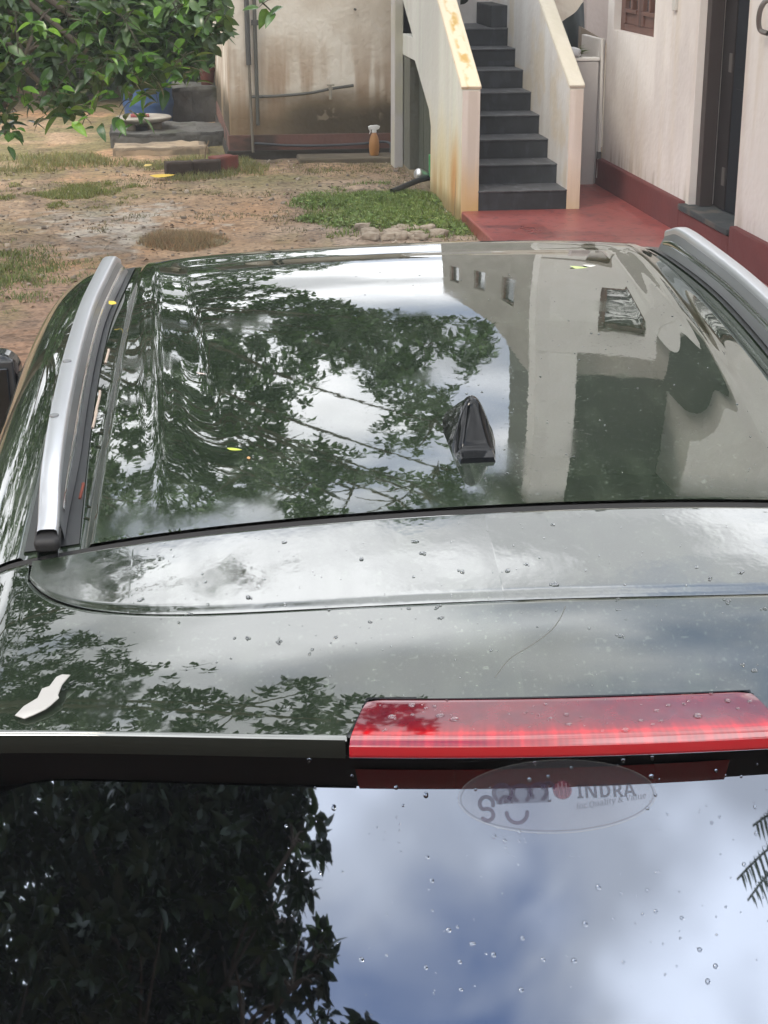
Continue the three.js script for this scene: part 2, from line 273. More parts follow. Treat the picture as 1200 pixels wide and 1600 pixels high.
// a few leaves of a creeper in front of the landing wall
const leafGeo = (len = 0.13, w = 0.05, curl = 0.25, fold = 0.35, nseg = 4) => {
  const pos = [], uv = [], idx = [];
  for (let i = 0; i <= nseg; i++) { const t = i / nseg, ww = w / 2 * Math.pow(Math.sin(Math.PI * Math.pow(t, 0.75) * 0.985 + 0.02), 0.8), y = -curl * len * t * t, z = len * t; for (const s of [-1, 0, 1]) { pos.push(s * ww, y + (s ? fold * ww : 0), z); uv.push(0.5 + s * 0.5, t); } }
  for (let i = 0; i < nseg; i++) for (let k = 0; k < 2; k++) { const a = i * 3 + k; idx.push(a, a + 3, a + 1, a + 1, a + 3, a + 4); }
  const g = new THREE.BufferGeometry(); g.setAttribute('position', new THREE.Float32BufferAttribute(pos, 3)); g.setAttribute('uv', new THREE.Float32BufferAttribute(uv, 2)); g.setIndex(idx); g.computeVertexNormals(); return g;
};
const leafTex = tex(64, 128, (u, v) => { const rib = 1 - sstep(0.0, 0.07, Math.abs(u - 0.5)), side = 1 - sstep(0.0, 0.25, Math.abs(((v * 9 + Math.abs(u - 0.5) * 5) % 1) - 0.5)), n = fbm(u * 5, v * 8, 3, 3); const k = 200 + 55 * n - 14 * side; return [k * 0.96 + rib * 18, k + rib * 10, k * 0.86 + rib * 18]; });
const mLeaf = (r, g, b, rough = 0.32) => phy({ color: lin(r, g, b), map: leafTex, roughness: rough, transmission: 0.38, thickness: 0, ior: 1.5 });
{
  const g = thing('creeper', 'sparse creeper leaves against the off white landing wall', 'plant', [2.25, 1.4, -14.5]);
  const m1 = mLeaf(0.05, 0.085, 0.03), m2 = mLeaf(0.03, 0.045, 0.025);
  const lg = leafGeo(0.13, 0.07);
  for (const [x, y, a, m] of [[0.26, 0.36, 0.6, m2], [0.1, 0.24, -0.5, m1], [0.12, 0.3, 0.9, m1], [0.27, 0.16, 0.7, m2], [0.19, 0.1, -1.0, m2], [0.1, 0.02, 0.4, m2], [0.29, 0.55, 0.8, m1]]) { const l = part(g, 'leaf', lg, m); l.position.set(x, y, 0.02); l.rotation.set(-1.2, 0, 0); l.rotateY(a); }
  part(g, 'stem', tube([[0.2, 0.9, -0.08], [0.26, 0.5, -0.07], [0.2, 0.25, -0.07], [0.16, 0.03, -0.08]], 0.006), m2);
}

// ---------------------------------------------------------------- house on the right
const HX = 3.49;
const mRed = plaster((x, y) => { const n = fbm(x * 4, y * 6, 3, 4); return mixc([112, 54, 52], [92, 44, 44], n); }, 256, 128, 4, 1);
const mDark = std({ color: lin(0.035, 0.025, 0.023), roughness: 0.6 });
const mBrown = std({ color: lin(0.16, 0.075, 0.055), roughness: 0.6, map: tex(64, 256, (u, v) => grey(190 + 65 * fbm(u * 14, v * 3, 2, 4))) });
{
  const g = thing('house', 'white two storey house with red base, dark doorway and brown window', 'house', [0, 0, 0]);
  const m = plaster((x, y) => {
    const n = fbm(x * 1.3, y * 1.3, 2, 5), s = streak(x, y, 0.9), q = streak(x + 13, y, 2);
    let c = mixc([213, 208, 203], [198, 191, 187], sstep(0.35, 0.7, n));
    c = mixc(c, [184, 177, 174], sstep(0.5, 0.72, fbm(x * 2.1 + 5, y * 0.9, 8, 4)) * 0.55);
    c = mixc(c, [196, 186, 172], sstep(0.5, 0.75, s) * 0.5);
    c = mixc(c, [158, 148, 136], sstep(0.55, 0.3, y) * sstep(0.5, 0.72, q) * 0.6);
    c = mixc(c, [196, 190, 148], Math.exp(-(Math.pow((x + 7.95) / 0.16, 2) + Math.pow((y - 0.55) / 0.12, 2))) * 0.6);
    return c;
  }, 1024, 512, 12, 4, -13, 0);
  const T = 0.22; // wall with openings: pieces butt end to end
  const door = [-10.06, -9.02, 0.32, 2.36], win = [-12.42, -11.2, 1.44, 2.5], end = -12.62;
  const w = (z0, z1, y0, y1) => box([HX, y0, z0], [HX + T, y1, z1], 0.001);
  const pieces = [w(door[1], 6, 0, 3.9), w(win[1], door[0], 0, 3.9), w(door[0], door[1], door[3], 3.9), w(door[0], door[1], 0, door[2] - 0.06), w(win[0], win[1], 0, win[2]), w(win[0], win[1], win[3], 3.9), w(end, win[0], 0, 3.9)];
  part(g, 'wall', mergeGeometries(pieces), m);
  // far end wall, near end wall, back
  part(g, 'end_wall', box([HX + T, 0, end], [9, 3.9, end + T], 0.001), m); part(g, 'end_wall', box([HX + T, 0, 5.8], [9, 3.9, 6], 0.001), m);
  part(g, 'plinth', box([HX - 0.05, 0, -12.66], [HX + 0.01, 0.33, -10.14], 0.012), mRed);
  part(g, 'plinth', box([HX - 0.05, 0, -8.98], [HX + 0.01, 0.345, 6], 0.012), mRed);
  part(g, 'plinth', box([HX - 0.048, 0, -10.138], [HX + 0.01, 0.268, -8.982], 0.006), mRed);
  part(g, 'threshold', box([HX - 0.062, 0.27, -10.135], [HX + 0.3, 0.318, -9.0], 0.012, 2), plaster((x, y) => mixc([52, 56, 58], [86, 80, 74], sstep(0.5, 0.7, fbm(x * 7, y * 7, 5, 5))), 128, 128), 'worn grey cement threshold');
  // door
  part(g, 'door_frame', box([HX + 0.05, 0.32, -10.05], [HX + 0.15, 2.35, -9.95], 0.004), mDark);
  part(g, 'door_frame', box([HX + 0.05, 0.32, -9.1], [HX + 0.15, 2.35, -9.022], 0.004), std({ color: lin(0.02, 0.018, 0.018), roughness: 0.6 }));
  part(g, 'door_frame', box([HX + 0.05, 2.27, -9.948], [HX + 0.15, 2.35, -9.102], 0.004), mDark);
  const roomShadeM = phy({ color: lin(0.007, 0.009, 0.013), roughness: 0.7, specularIntensity: 0.3 });  // near-black colour stands in for the unlit interior of the open doorway
  const leaf = part(g, 'door', box([HX + 0.16, 0.33, -9.7], [HX + 0.2, 2.3, -9.0], 0.004), roomShadeM, 'blue black sheet standing in for the unlit room inside the open doorway');
  part(leaf, 'panel', box([HX + 0.15, 0.5, -9.62], [HX + 0.162, 1.2, -9.12], 0.004), roomShadeM); part(leaf, 'panel', box([HX + 0.15, 1.35, -9.62], [HX + 0.162, 2.15, -9.12], 0.004), roomShadeM);
  const leaf2 = part(g, 'door', box([HX + 0.155, 0.33, -9.96], [HX + 0.24, 2.3, -9.71], 0.004), phy({ color: lin(0.016, 0.012, 0.012), roughness: 0.7, specularIntensity: 0.4 }), 'brown door leaf folded inwards');
  for (const y of [0.5, 1.3, 1.95]) part(leaf2, 'hinge', box([HX + 0.148, y, -9.79], [HX + 0.156, y + 0.13, -9.73], 0.002), std({ color: lin(0.1, 0.09, 0.08), roughness: 0.5, metalness: 0.4 }));
  // window with two casements
  const wf = new THREE.Group(); wf.name = 'window'; wf.userData.label = 'brown timber window with panelled lower half'; g.add(wf);
  part(wf, 'window_frame', mergeGeometries([box([HX + 0.06, 1.44, -12.41], [HX + 0.15, 2.5, -12.3], 0.003), box([HX + 0.06, 1.44, -11.29], [HX + 0.15, 2.5, -11.21], 0.003), box([HX + 0.06, 1.44, -12.298], [HX + 0.15, 1.5, -11.292], 0.003), box([HX + 0.06, 2.44, -12.298], [HX + 0.15, 2.5, -11.292], 0.003)]), mBrown);
  for (const [z0, z1] of [[-12.298, -11.83], [-11.76, -11.292]]) {
    part(wf, 'shutter_panel', mergeGeometries([box([HX + 0.05, 1.502, z0], [HX + 0.1, 1.62, z0 + 0.06], 0.003), box([HX + 0.05, 1.502, z1 - 0.06], [HX + 0.1, 1.62, z1], 0.003), box([HX + 0.065, 1.502, z0 + 0.06], [HX + 0.09, 1.59, z1 - 0.06], 0.003), box([HX + 0.04, 1.592, z0 + 0.061], [HX + 0.1, 1.622, z1 - 0.061], 0.003)]), mBrown);
    for (const k of [0, 1]) { const a = mix(z0, z1, k / 2) + 0.05, b = mix(z0, z1, (k + 1) / 2) - 0.05; part(wf, 'window_pane', box([HX + 0.085, 1.625, a], [HX + 0.09, 2.43, b], 0), phy({ color: lin(0.09, 0.1, 0.11), roughness: 0.08, ior: 1.6 })); }
    for (const z of [z0 + 0.02, (z0 + z1) / 2, z1 - 0.02]) part(wf, 'bar', box([HX + 0.05, 1.6225, z - 0.028], [HX + 0.098, 2.44, z + 0.028], 0.003), mBrown);
  }
  part(wf, 'centre_post', box([HX + 0.05, 1.502, -11.828], [HX + 0.11, 2.44, -11.762], 0.003), std({ color: lin(0.06, 0.03, 0.025), roughness: 0.6 }));
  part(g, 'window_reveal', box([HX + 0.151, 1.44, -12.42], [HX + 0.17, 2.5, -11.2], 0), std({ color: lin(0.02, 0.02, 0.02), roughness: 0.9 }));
  part(g, 'switch_box', box([HX - 0.025, 1.68, -10.68], [HX + 0.002, 1.78, -10.6], 0.006), std({ color: lin(0.5, 0.49, 0.46), roughness: 0.5 }));
  part(g, 'wall_hook', tube([[HX, 1.86, -8.52], [HX - 0.07, 1.84, -8.52], [HX - 0.09, 1.78, -8.56], [HX - 0.06, 1.66, -8.62], [HX - 0.03, 1.64, -8.56]], 0.017, 30), std({ color: lin(0.18, 0.17, 0.16), roughness: 0.5, metalness: 0.3 }), 'curved grey iron hook beside the doorway');
  const tile = std({ color: lin(0.15, 0.12, 0.095), roughness: 0.9 });
  { // low tiled roof sloping up from the eave
    const n = 9; for (let i = 0; i < n; i++) { const x0 = 3.1 + i * 0.62, y0 = 3.55 + i * 0.2; const c = box([x0, 0, -12.95], [x0 + 0.7, 0.05, 6.3], 0.01); c.translate(-x0, 0, 0); c.rotateZ(0.36); c.translate(x0, y0, 0); part(g, 'roof_sheet', c, tile); }
    part(g, 'eave_board', box([3.06, 3.42, -12.95], [3.1, 3.58, 6.3], 0.006), std({ color: lin(0.3, 0.27, 0.23), roughness: 0.8 }));
  }
}
{ // block behind, reached by the stair
  const g = thing('rear_block', 'tall pale rear block of the house beyond the stair', 'building', [0, 0, 0]);
  const m = plaster((x, y) => mixc([156, 151, 144], [132, 126, 118], fbm(x * 1.5, y * 1.5, 3, 5)), 256, 256, 6, 6);
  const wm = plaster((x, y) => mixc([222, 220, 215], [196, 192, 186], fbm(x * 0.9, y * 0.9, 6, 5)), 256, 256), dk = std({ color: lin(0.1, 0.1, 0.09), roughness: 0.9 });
  const X = 3.8, F = -16.1, wins = [-17.6, -19.9, -22.3], ps = [box([X, 0, -24], [9.5, 6.4, F - 0.4], 0.002), box([X, 8.0, -24], [9.5, 9.4, F - 0.4], 0.002)];
  let z = F - 0.4; for (const w of wins) { ps.push(box([X, 6.4, w], [9.5, 8.0, z], 0.002)); z = w - 0.95; } ps.push(box([X, 6.4, -24], [9.5, 8.0, z], 0.002));
  part(g, 'wall', mergeGeometries(ps), m);
  for (const w of wins) { const a = w - 0.95, f = part(g, 'window', mergeGeometries([box([X + 0.03, 6.4, a], [X + 0.11, 8, a + 0.07], 0), box([X + 0.03, 6.4, w - 0.07], [X + 0.11, 8, w], 0), box([X + 0.03, 6.4, a + 0.07], [X + 0.11, 6.47, w - 0.07], 0), box([X + 0.03, 7.93, a + 0.07], [X + 0.11, 8, w - 0.07], 0)]), mBrown); part(f, 'window_pane', box([X + 0.06, 6.47, a + 0.07], [X + 0.07, 7.93, w - 0.07], 0), phy({ color: lin(0.03, 0.035, 0.04), roughness: 0.1 })); }
  // front face: white band with a wide window, open verandah over it with a corner column
  part(g, 'front_wall', mergeGeometries([box([X, 0, F - 0.4], [9.5, 6.05, F], 0.002), box([X, 6.05, F - 0.4], [4.75, 8.7, F], 0.002), box([7.4, 6.05, F - 0.4], [9.5, 8.7, F], 0.002), box([4.75, 6.05, F - 0.4], [7.4, 6.4, F], 0.002), box([4.75, 8.2, F - 0.4], [7.4, 8.7, F], 0.002)]), wm);
  const w2 = part(g, 'window', mergeGeometries([box([4.76, 6.41, F - 0.2], [4.88, 8.19, F - 0.1], 0.004), box([7.27, 6.41, F - 0.2], [7.39, 8.19, F - 0.1], 0.004), box([4.89, 6.41, F - 0.2], [7.26, 6.53, F - 0.1], 0.004), box([4.89, 8.07, F - 0.2], [7.26, 8.19, F - 0.1], 0.004)]), mBrown);
  const curtain = std({ map: tex(256, 256, (u, v) => { const n = fbm(u * 3 + 2 * fbm(u * 4, v * 4, 5, 2), v * 7 + 3 * fbm(u * 3, v * 3, 9, 2), 3, 3), k = Math.abs(((n * 7) % 1) - 0.5) * 2; return grey(60 + 170 * sstep(0.25, 0.7, k)); }), roughness: 0.8 }); curtain.map.repeat.set(0.42, 0.6);
  for (let i = 0; i < 4; i++) part(w2, 'curtain', box([4.9 + i * 0.59, 6.54, F - 0.19], [5.47 + i * 0.59, 8.06, F - 0.16], 0.002), curtain);
  part(g, 'column', box([X, 8.7, F - 0.5], [X + 0.62, 14, F], 0.02), wm);
  part(g, 'verandah_wall', box([X + 0.62, 8.7, F - 1.9], [9.5, 14, F - 1.7], 0.002), dk);  // dark colour stands in for the shade inside the open verandah, side included
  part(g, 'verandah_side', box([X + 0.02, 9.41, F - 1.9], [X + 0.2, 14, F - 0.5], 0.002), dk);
  part(g, 'room_wall', box([6.5, 8.7, F - 1.7], [9.5, 13.9, F - 0.2], 0.01), wm);
  part(g, 'roof', box([X - 0.5, 14, -18.2], [10, 14.15, F + 0.4], 0.02), dk);
}
{ // low white wall beside the stair with its pipe
  const m = plaster((x, y) => { const n = fbm(x * 5, y * 3, 6, 5); return mixc([196, 193, 190], [180, 175, 172], n); }, 128, 256, 2, 2);
  const g = thing('low_wall', 'plain white low wall between the stair parapet and the house', 'wall', [0, 0, 0]);
  part(g, 'wall', box([2.975, RY - 0.02, -12.72], [3.425, 1.165, -12.6], 0.01), m);
  part(g, 'coping', box([2.975, 1.167, -12.73], [3.43, 1.195, -12.592], 0.008), std({ color: lin(0.72, 0.7, 0.66), roughness: 0.8 }));
  part(g, 'return_wall', box([3.432, RY, -13.3], [3.48, 1.35, -12.63], 0.008), m);
  part(g, 'water_pipe', tube([[3.445, 1.36, -12.6], [3.452, 0.8, -12.585], [3.455, 0.4, -12.58], [3.45, 0.16, -12.58]], 0.014, 30), std({ color: lin(0.68, 0.66, 0.62), roughness: 0.5 }), 'white vertical water pipe');
  part(g, 'pipe_joint', new THREE.CylinderGeometry(0.022, 0.022, 0.06, 10).translate(3.452, 0.36, -12.58), std({ color: lin(0.08, 0.08, 0.08), roughness: 0.6 }));
}
add(mesh(box([3.72, 1.2, -14.45], [3.98, 3.4, -14.3], 0.01), plaster((x, y) => mixc([206, 196, 194], [180, 170, 170], sstep(0.4, 0.7, fbm(x * 4, y * 1.5, 2, 4))), 128, 128)), 'white_post', 'square whitewashed post standing left of the brown window', 'post');
{ const sp = prism([[3.5, 0.6], [3.74, 0.6], [3.74, 1.27], [3.5, 1.4]], 0.1, 0.006); sp.translate(0, 0, -13.7); add(mesh(wallUV(sp), plaster((x, y) => mixc([150, 138, 124], [118, 108, 98], fbm(x * 6, y * 6, 2, 4)), 128, 128)), 'stained_parapet', 'short brown stained parapet behind the low white wall', 'wall'); }
{
  const g = grid(14, 12, (u, v) => { const top = mix(1.34, 1.6, u); const y = mix(0.9, top, v); return [mix(3.34, 3.63, u), y, -14.0 + 0.05 * Math.sin(u * 9 + v * 2) - 0.02 * Math.sin(v * 7) + 0.1 * (1 - v)]; });
  add(mesh(g, std({ color: lin(0.022, 0.03, 0.032), roughness: 0.6 })), 'tarpaulin', 'dark blue grey tarpaulin hanging beyond the right stair parapet', 'tarpaulin');
  const p = thing('potted_plant', 'bright lime green leaves poking up behind the low white wall', 'plant', [3.275, 0.98, -12.86]);
  const lg = leafGeo(0.16, 0.06, 0.4), lm = mLeaf(0.18, 0.33, 0.03, 0.4);
  for (let k = 0; k < 10; k++) { const l = part(p, 'leaf', lg, lm); l.position.set(rr(-0.05, 0.03), 0.18 + rr(0, 0.05), rr(-0.03, 0.03)); l.rotation.set(-rr(0.5, 1.2), rr(0, 6.28), 0, 'YXZ'); }
  part(p, 'pot', new THREE.CylinderGeometry(0.1, 0.075, 0.2, 16).translate(0, 0.08, 0), std({ color: lin(0.3, 0.12, 0.07), roughness: 0.8 }));
  const bag = new THREE.SphereGeometry(0.075, 14, 10); { const q = bag.attributes.position; for (let i = 0; i < q.count; i++) { const k = 0.75 + 0.5 * fbm(q.getX(i) * 30 + 5, q.getY(i) * 30, q.getZ(i) * 30, 2); q.setXYZ(i, q.getX(i) * k, q.getY(i) * k * 0.7, q.getZ(i) * k); } bag.computeVertexNormals(); }
  const b = mesh(bag, std({ color: lin(0.55, 0.56, 0.58), roughness: 0.35 })); b.position.set(3.2, 1.235, -12.66); add(b, 'plastic_bag', 'crumpled white plastic bag on the low white wall beside the parapet', 'bag');
}

// ---------------------------------------------------------------- things in the yard
const lumpy = (g, amp, f, s = 1) => { g = mergeVertices(g.deleteAttribute('uv') && g.deleteAttribute('normal') ? g : g); const q = g.attributes.position; for (let i = 0; i < q.count; i++) { const x = q.getX(i), y = q.getY(i), z = q.getZ(i); const k = (t) => amp * (fbm(x * f + t + s * 13, y * f, z * f, 3) - 0.5) * 2; q.setXYZ(i, x + k(1), y + k(40), z + k(90)); } g.computeVertexNormals(); return g; };
const subBox = (a, b, n, amp, f, s) => { const g = new THREE.BoxGeometry(b[0] - a[0], b[1] - a[1], b[2] - a[2], n[0], n[1], n[2]); g.translate((a[0] + b[0]) / 2, (a[1] + b[1]) / 2, (a[2] + b[2]) / 2); g.deleteAttribute('uv'); g.deleteAttribute('normal'); const m = mergeVertices(g), q = m.attributes.position; for (let i = 0; i < q.count; i++) { const x = q.getX(i), y = q.getY(i), z = q.getZ(i); const k = t => amp * (fbm(x * f + t + s * 13, y * f, z * f, 3) - 0.5) * 2; q.setXYZ(i, x + k(1), y + k(40), z + k(90)); } m.computeVertexNormals(); return wallUV(m); };
{
  const slabM = plaster((x, y) => { const n = fbm(x * 5, y * 5, 3, 5); let c = mixc([112, 110, 106], [70, 70, 66], n); return mixc(c, [58, 60, 44], sstep(0.52, 0.7, fbm(x * 3 + 9, y * 3, 8, 4)) * 0.6); }, 256, 256, 2, 2); slabM.bumpScale = 0.02;
  const slabL = plaster((x, y) => mixc([168, 150, 126], [122, 110, 94], sstep(0.35, 0.7, fbm(x * 5, y * 5, 3, 5))), 256, 256, 2, 2);
  add(mesh(subBox([-0.95, -0.05, -17.6], [0.31, 0.15, -16.55], [40, 6, 30], 0.045, 4.5, 1), slabM), 'stone_slab', 'wide rough grey slab left of the outbuilding corner', 'slab');
  add(mesh(subBox([-0.9, -0.05, -16.4], [0.08, 0.075, -15.85], [30, 4, 16], 0.035, 5, 2), slabL), 'stone_slab', 'pale flat slab in front of the wide rough grey slab', 'slab');
  add(mesh(subBox([-0.35, -0.05, -19.6], [0.62, 0.42, -18.9], [30, 10, 16], 0.045, 4, 3), slabM), 'stone_slab', 'raised grey slab with the two clay pots on it', 'slab');
  // blue barrel
  const b = thing('barrel', 'blue plastic barrel half hidden behind the tree leaves', 'barrel', [-0.53, 0, -18.6]);
  const bp = [[0, 0], [0.26, 0], [0.28, 0.03], [0.29, 0.2], [0.305, 0.25], [0.305, 0.29], [0.29, 0.34], [0.29, 0.5], [0.305, 0.55], [0.305, 0.6], [0.285, 0.65], [0.27, 0.72], [0.25, 0.74], [0, 0.74]].map(p => new THREE.Vector2(...p));
  part(b, 'barrel_body', new THREE.LatheGeometry(bp, 32), phy({ color: lin(0.035, 0.08, 0.19), roughness: 0.45 })); part(b, 'lid', new THREE.CylinderGeometry(0.26, 0.26, 0.03, 32).translate(0, 0.755, 0), std({ color: lin(0.02, 0.07, 0.2), roughness: 0.5 }));
  const d = thing('round_lid', 'round pale concrete lid propped on stones over the grey slab', 'lid', [-0.58, 0.15, -17.05]);
  const lp = [[0, 0.075], [0.2, 0.065], [0.29, 0.09], [0.315, 0.115], [0.3, 0.13], [0.2, 0.125], [0, 0.125]].map(p => new THREE.Vector2(...p));
  part(d, 'disc', new THREE.LatheGeometry(lp, 36), plaster((x, y) => mixc([190, 184, 172], [110, 104, 96], fbm(x * 9, y * 9, 3, 4)), 128, 128, 1, 1));
  const stoneM = std({ color: lin(0.2, 0.17, 0.13), roughness: 0.9 });
  for (const [x, z] of [[-0.17, 0.1], [0.12, 0.08], [0, -0.16]]) part(d, 'stone', subBox([x - 0.08, -0.02, z - 0.06], [x + 0.08, 0.075, z + 0.06], [6, 4, 5], 0.012, 8, x * 9), stoneM);
  part(d, 'rag', subBox([-0.14, 0.125, -0.05], [0.06, 0.15, 0.08], [10, 2, 8], 0.012, 12, 4), std({ color: lin(0.25, 0.06, 0.06), roughness: 0.9 }), 'dull red rag');
  // clay pots with broad leaves
  const potP = [[0, 0], [0.075, 0], [0.095, 0.16], [0.11, 0.165], [0.11, 0.2], [0.095, 0.2], [0.09, 0.17], [0, 0.165]].map(p => new THREE.Vector2(...p));
  const potM = std({ color: lin(0.16, 0.055, 0.04), roughness: 0.8 }), broad = leafGeo(0.42, 0.19, 0.5, 0.3, 6), bm = mLeaf(0.11, 0.3, 0.03, 0.4), bm2 = mLeaf(0.16, 0.36, 0.04, 0.4);
  for (const [x, lab, kk] of [[0.2, 'clay pot of bright broad leaves on the raised slab, nearer the barrel', 8], [0.43, 'clay pot of bright broad leaves tucked against the outbuilding corner', 10]]) {
    const p = thing('clay_pot', lab, 'potted plant', [x, 0.42, -19.2], 0, 'clay pots on the raised slab');
    part(p, 'pot', new THREE.LatheGeometry(potP, 20), potM);
    for (let k = 0; k < kk; k++) { const l = part(p, 'leaf', broad, k % 2 ? bm : bm2); l.position.set(0, 0.17, 0); l.rotation.set(-rr(0.25, 1.25), rr(0, 6.28), 0, 'YXZ'); l.scale.setScalar(rr(0.7, 1.2)); }
  }
  // bricks
  const br = (pos, ry, lab, c, s) => { const g = thing('brick', lab, 'brick', pos, ry, 'old bricks on the grass'); part(g, 'brick_body', subBox([-0.13, -0.02, -0.07], [0.13, 0.115, 0.07], [12, 6, 6], 0.012, 9, s), c); return g; };
  const bkM = plaster((x, y) => mixc([74, 58, 50], [50, 44, 36], fbm(x * 14, y * 14, 2, 4)), 128, 128, 1, 1), rdM = plaster((x, y) => mixc([140, 74, 62], [92, 62, 56], fbm(x * 14, y * 14, 4, 4)), 128, 128, 1, 1);
  br([-0.24, 0.02, -14.35], 0.15, 'dark mossy brick lying leftmost in the row by the pale slab', bkM, 1); br([0.03, 0.02, -14.4], -0.1, 'dark mossy brick in the middle of the row by the pale slab', bkM, 2); br([0.2, 0.03, -14.62], 0.6, 'reddish broken brick at the outbuilding end of the row', rdM, 3);
  part(scene.getObjectByName('brick_001'), 'weed_stem', tube([[-0.02, 0.1, 0], [0, 0.22, 0.01], [0.03, 0.3, 0]], 0.006), std({ color: lin(0.2, 0.14, 0.08) }));
  // black pipe end by the stair foot
  const h = thing('drain_hose', 'black hose end lying on the grass beside the stair parapet', 'hose', [0, 0, 0]);
  part(h, 'hose', tube([[1.62, 0.05, -12.75], [1.75, 0.08, -12.85], [1.88, 0.11, -12.95], [2.0, 0.12, -13.05], [2.06, 0.1, -13.2]], 0.026, 24), std({ color: lin(0.03, 0.032, 0.035), roughness: 0.45 }));
  const can = thing('tin_can', 'crushed shiny can lying where the black hose meets the plank door', 'can', [1.93, 0.15, -13.05], 0.5); part(can, 'can_body', lumpy(new THREE.CylinderGeometry(0.045, 0.045, 0.11, 16, 4).rotateZ(1.3), 0.012, 14), std({ color: lin(0.75, 0.75, 0.75), metalness: 0.8, roughness: 0.35 }));
  const cup = thing('green_bag', 'green plastic scrap leaning on the plank door behind the can', 'scrap', [2.03, 0.13, -13.0]); part(cup, 'scrap', subBox([-0.04, 0, -0.03], [0.05, 0.2, 0.02], [6, 10, 3], 0.02, 8, 2), std({ color: lin(0.06, 0.36, 0.12), roughness: 0.5 }));
  // leaves on the ground
  const yl = std({ color: lin(0.62, 0.42, 0.04), roughness: 0.6 });
  const fl = (pos, ry, lab, m, L = 0.17, W = 0.09) => { const o = mesh(leafGeo(L, W, 0.1, -0.25, 5), m); o.position.set(...pos); o.rotation.set(-0.12, ry, 0.15, 'YXZ'); add(o, 'fallen_leaf', lab, 'leaf', 'fallen leaves on the yard'); };
  fl([-0.52, 0.05, -14.05], 1.4, 'bright yellow leaf fallen on the earth left of the dark bricks', yl, 0.24, 0.11); fl([-0.56, 0.06, -14.75], 0.4, 'smaller yellow leaf fallen just before the pale slab', std({ color: lin(0.55, 0.4, 0.1), roughness: 0.6 }), 0.13, 0.08);
}
{
  const p = thing('broad_leaf_plant', 'bright green broad leaved plant filling the gap left of the outbuilding', 'plant', [0.05, 0, -20.9]);
  const bl = leafGeo(1.0, 0.3, 0.55, 0.25, 8), ma = mLeaf(0.17, 0.36, 0.05, 0.4), mb = mLeaf(0.24, 0.46, 0.07, 0.4);
  for (let k = 0; k < 26; k++) { const l = part(p, 'leaf', bl, k % 2 ? ma : mb); l.position.set(rr(-0.55, 0.5), rr(0.25, 1.1), rr(-0.3, 0.3)); l.rotation.set(-rr(0.3, 1.2), rr(0, 6.28), 0, 'YXZ'); l.scale.setScalar(rr(0.5, 1)); }
  part(p, 'stem', mergeGeometries([limb([-0.2, 0, 0], [-0.15, 1.3, 0], 0.05, 0.02), limb([0.25, 0, 0.05], [0.2, 1.2, 0], 0.05, 0.02)]), std({ color: lin(0.1, 0.16, 0.05), roughness: 0.7 }), null, 'stuff');
}
{ // rubble at the grass edge
  const st = []; for (let k = 0; k < 46; k++) { const x = rr(1.15, 1.75), z = -10.85 + rr(-0.22, 0.25), s = rr(0.02, 0.06); const g = subBox([-s, -s * 0.5, -s], [s, s * 0.6, s], [3, 2, 3], s * 0.45, 20, k); g.rotateY(rr(0, 6)); g.translate(x, groundY(x, z) + s * 0.3, z); st.push(g); }
  const m = mesh(mergeGeometries(st), plaster((x, y) => mixc([190, 178, 162], [136, 122, 106], fbm(x * 20, y * 20, 1, 3)), 128, 128, 1, 1)); add(m, 'rubble', 'broken pale rubble strewn at the front edge of the grass patch', 'rubble', null, 'stuff');
}

{ // clods and dead leaf flakes scattered on the earth
  const N = 2600, g = leafGeo(0.05, 0.025, 0.3, 0.4, 2), im = new THREE.InstancedMesh(g, std({ color: 0xffffff, roughness: 0.95 }), N), o = new THREE.Object3D(), c = new THREE.Color();
  for (let k = 0; k < N; k++) { const x = rr(-2.6, 2.0), z = rr(-15.3, -8.6); o.position.set(x, groundY(x, z) + 0.006, z); o.rotation.set(rr(-0.5, 0.5), rr(0, 6.28), rr(-0.6, 0.6)); o.scale.setScalar(Math.pow(rnd(), 2) * 0.9 + 0.25); o.updateMatrix(); im.setMatrixAt(k, o.matrix); const q = rr(0.5, 1.3), t = rnd(); c.setRGB(...(t < 0.6 ? [0.13, 0.09, 0.06] : t < 0.85 ? [0.24, 0.17, 0.1] : [0.4, 0.34, 0.26]).map(v => v * q)); im.setColorAt(k, c); }
  add(im, 'leaf_litter', 'dry leaf litter and clods scattered over the trodden earth', 'litter', null, 'stuff');
}
{
  const N = 700, im = new THREE.InstancedMesh(subBox([-0.02, -0.014, -0.02], [0.02, 0.014, 0.02], [3, 2, 3], 0.008, 30, 5), std({ color: 0xffffff, roughness: 0.9 }), N), o = new THREE.Object3D(), c = new THREE.Color();
  for (let k = 0; k < N; k++) { const x = rr(-2.6, 2.0), z = rr(-15.3, -8.6); o.position.set(x, groundY(x, z) + 0.003, z); o.rotation.set(rr(0, 6), rr(0, 6), rr(0, 6)); o.scale.setScalar(0.2 + 0.8 * Math.pow(rnd(), 4)); o.updateMatrix(); im.setMatrixAt(k, o.matrix); const q = rr(0.6, 1.3); c.setRGB(0.34 * q, 0.28 * q, 0.22 * q); im.setColorAt(k, c); }
  add(im, 'gravel', 'small loose pebbles on the trodden earth', 'gravel', null, 'stuff');
}
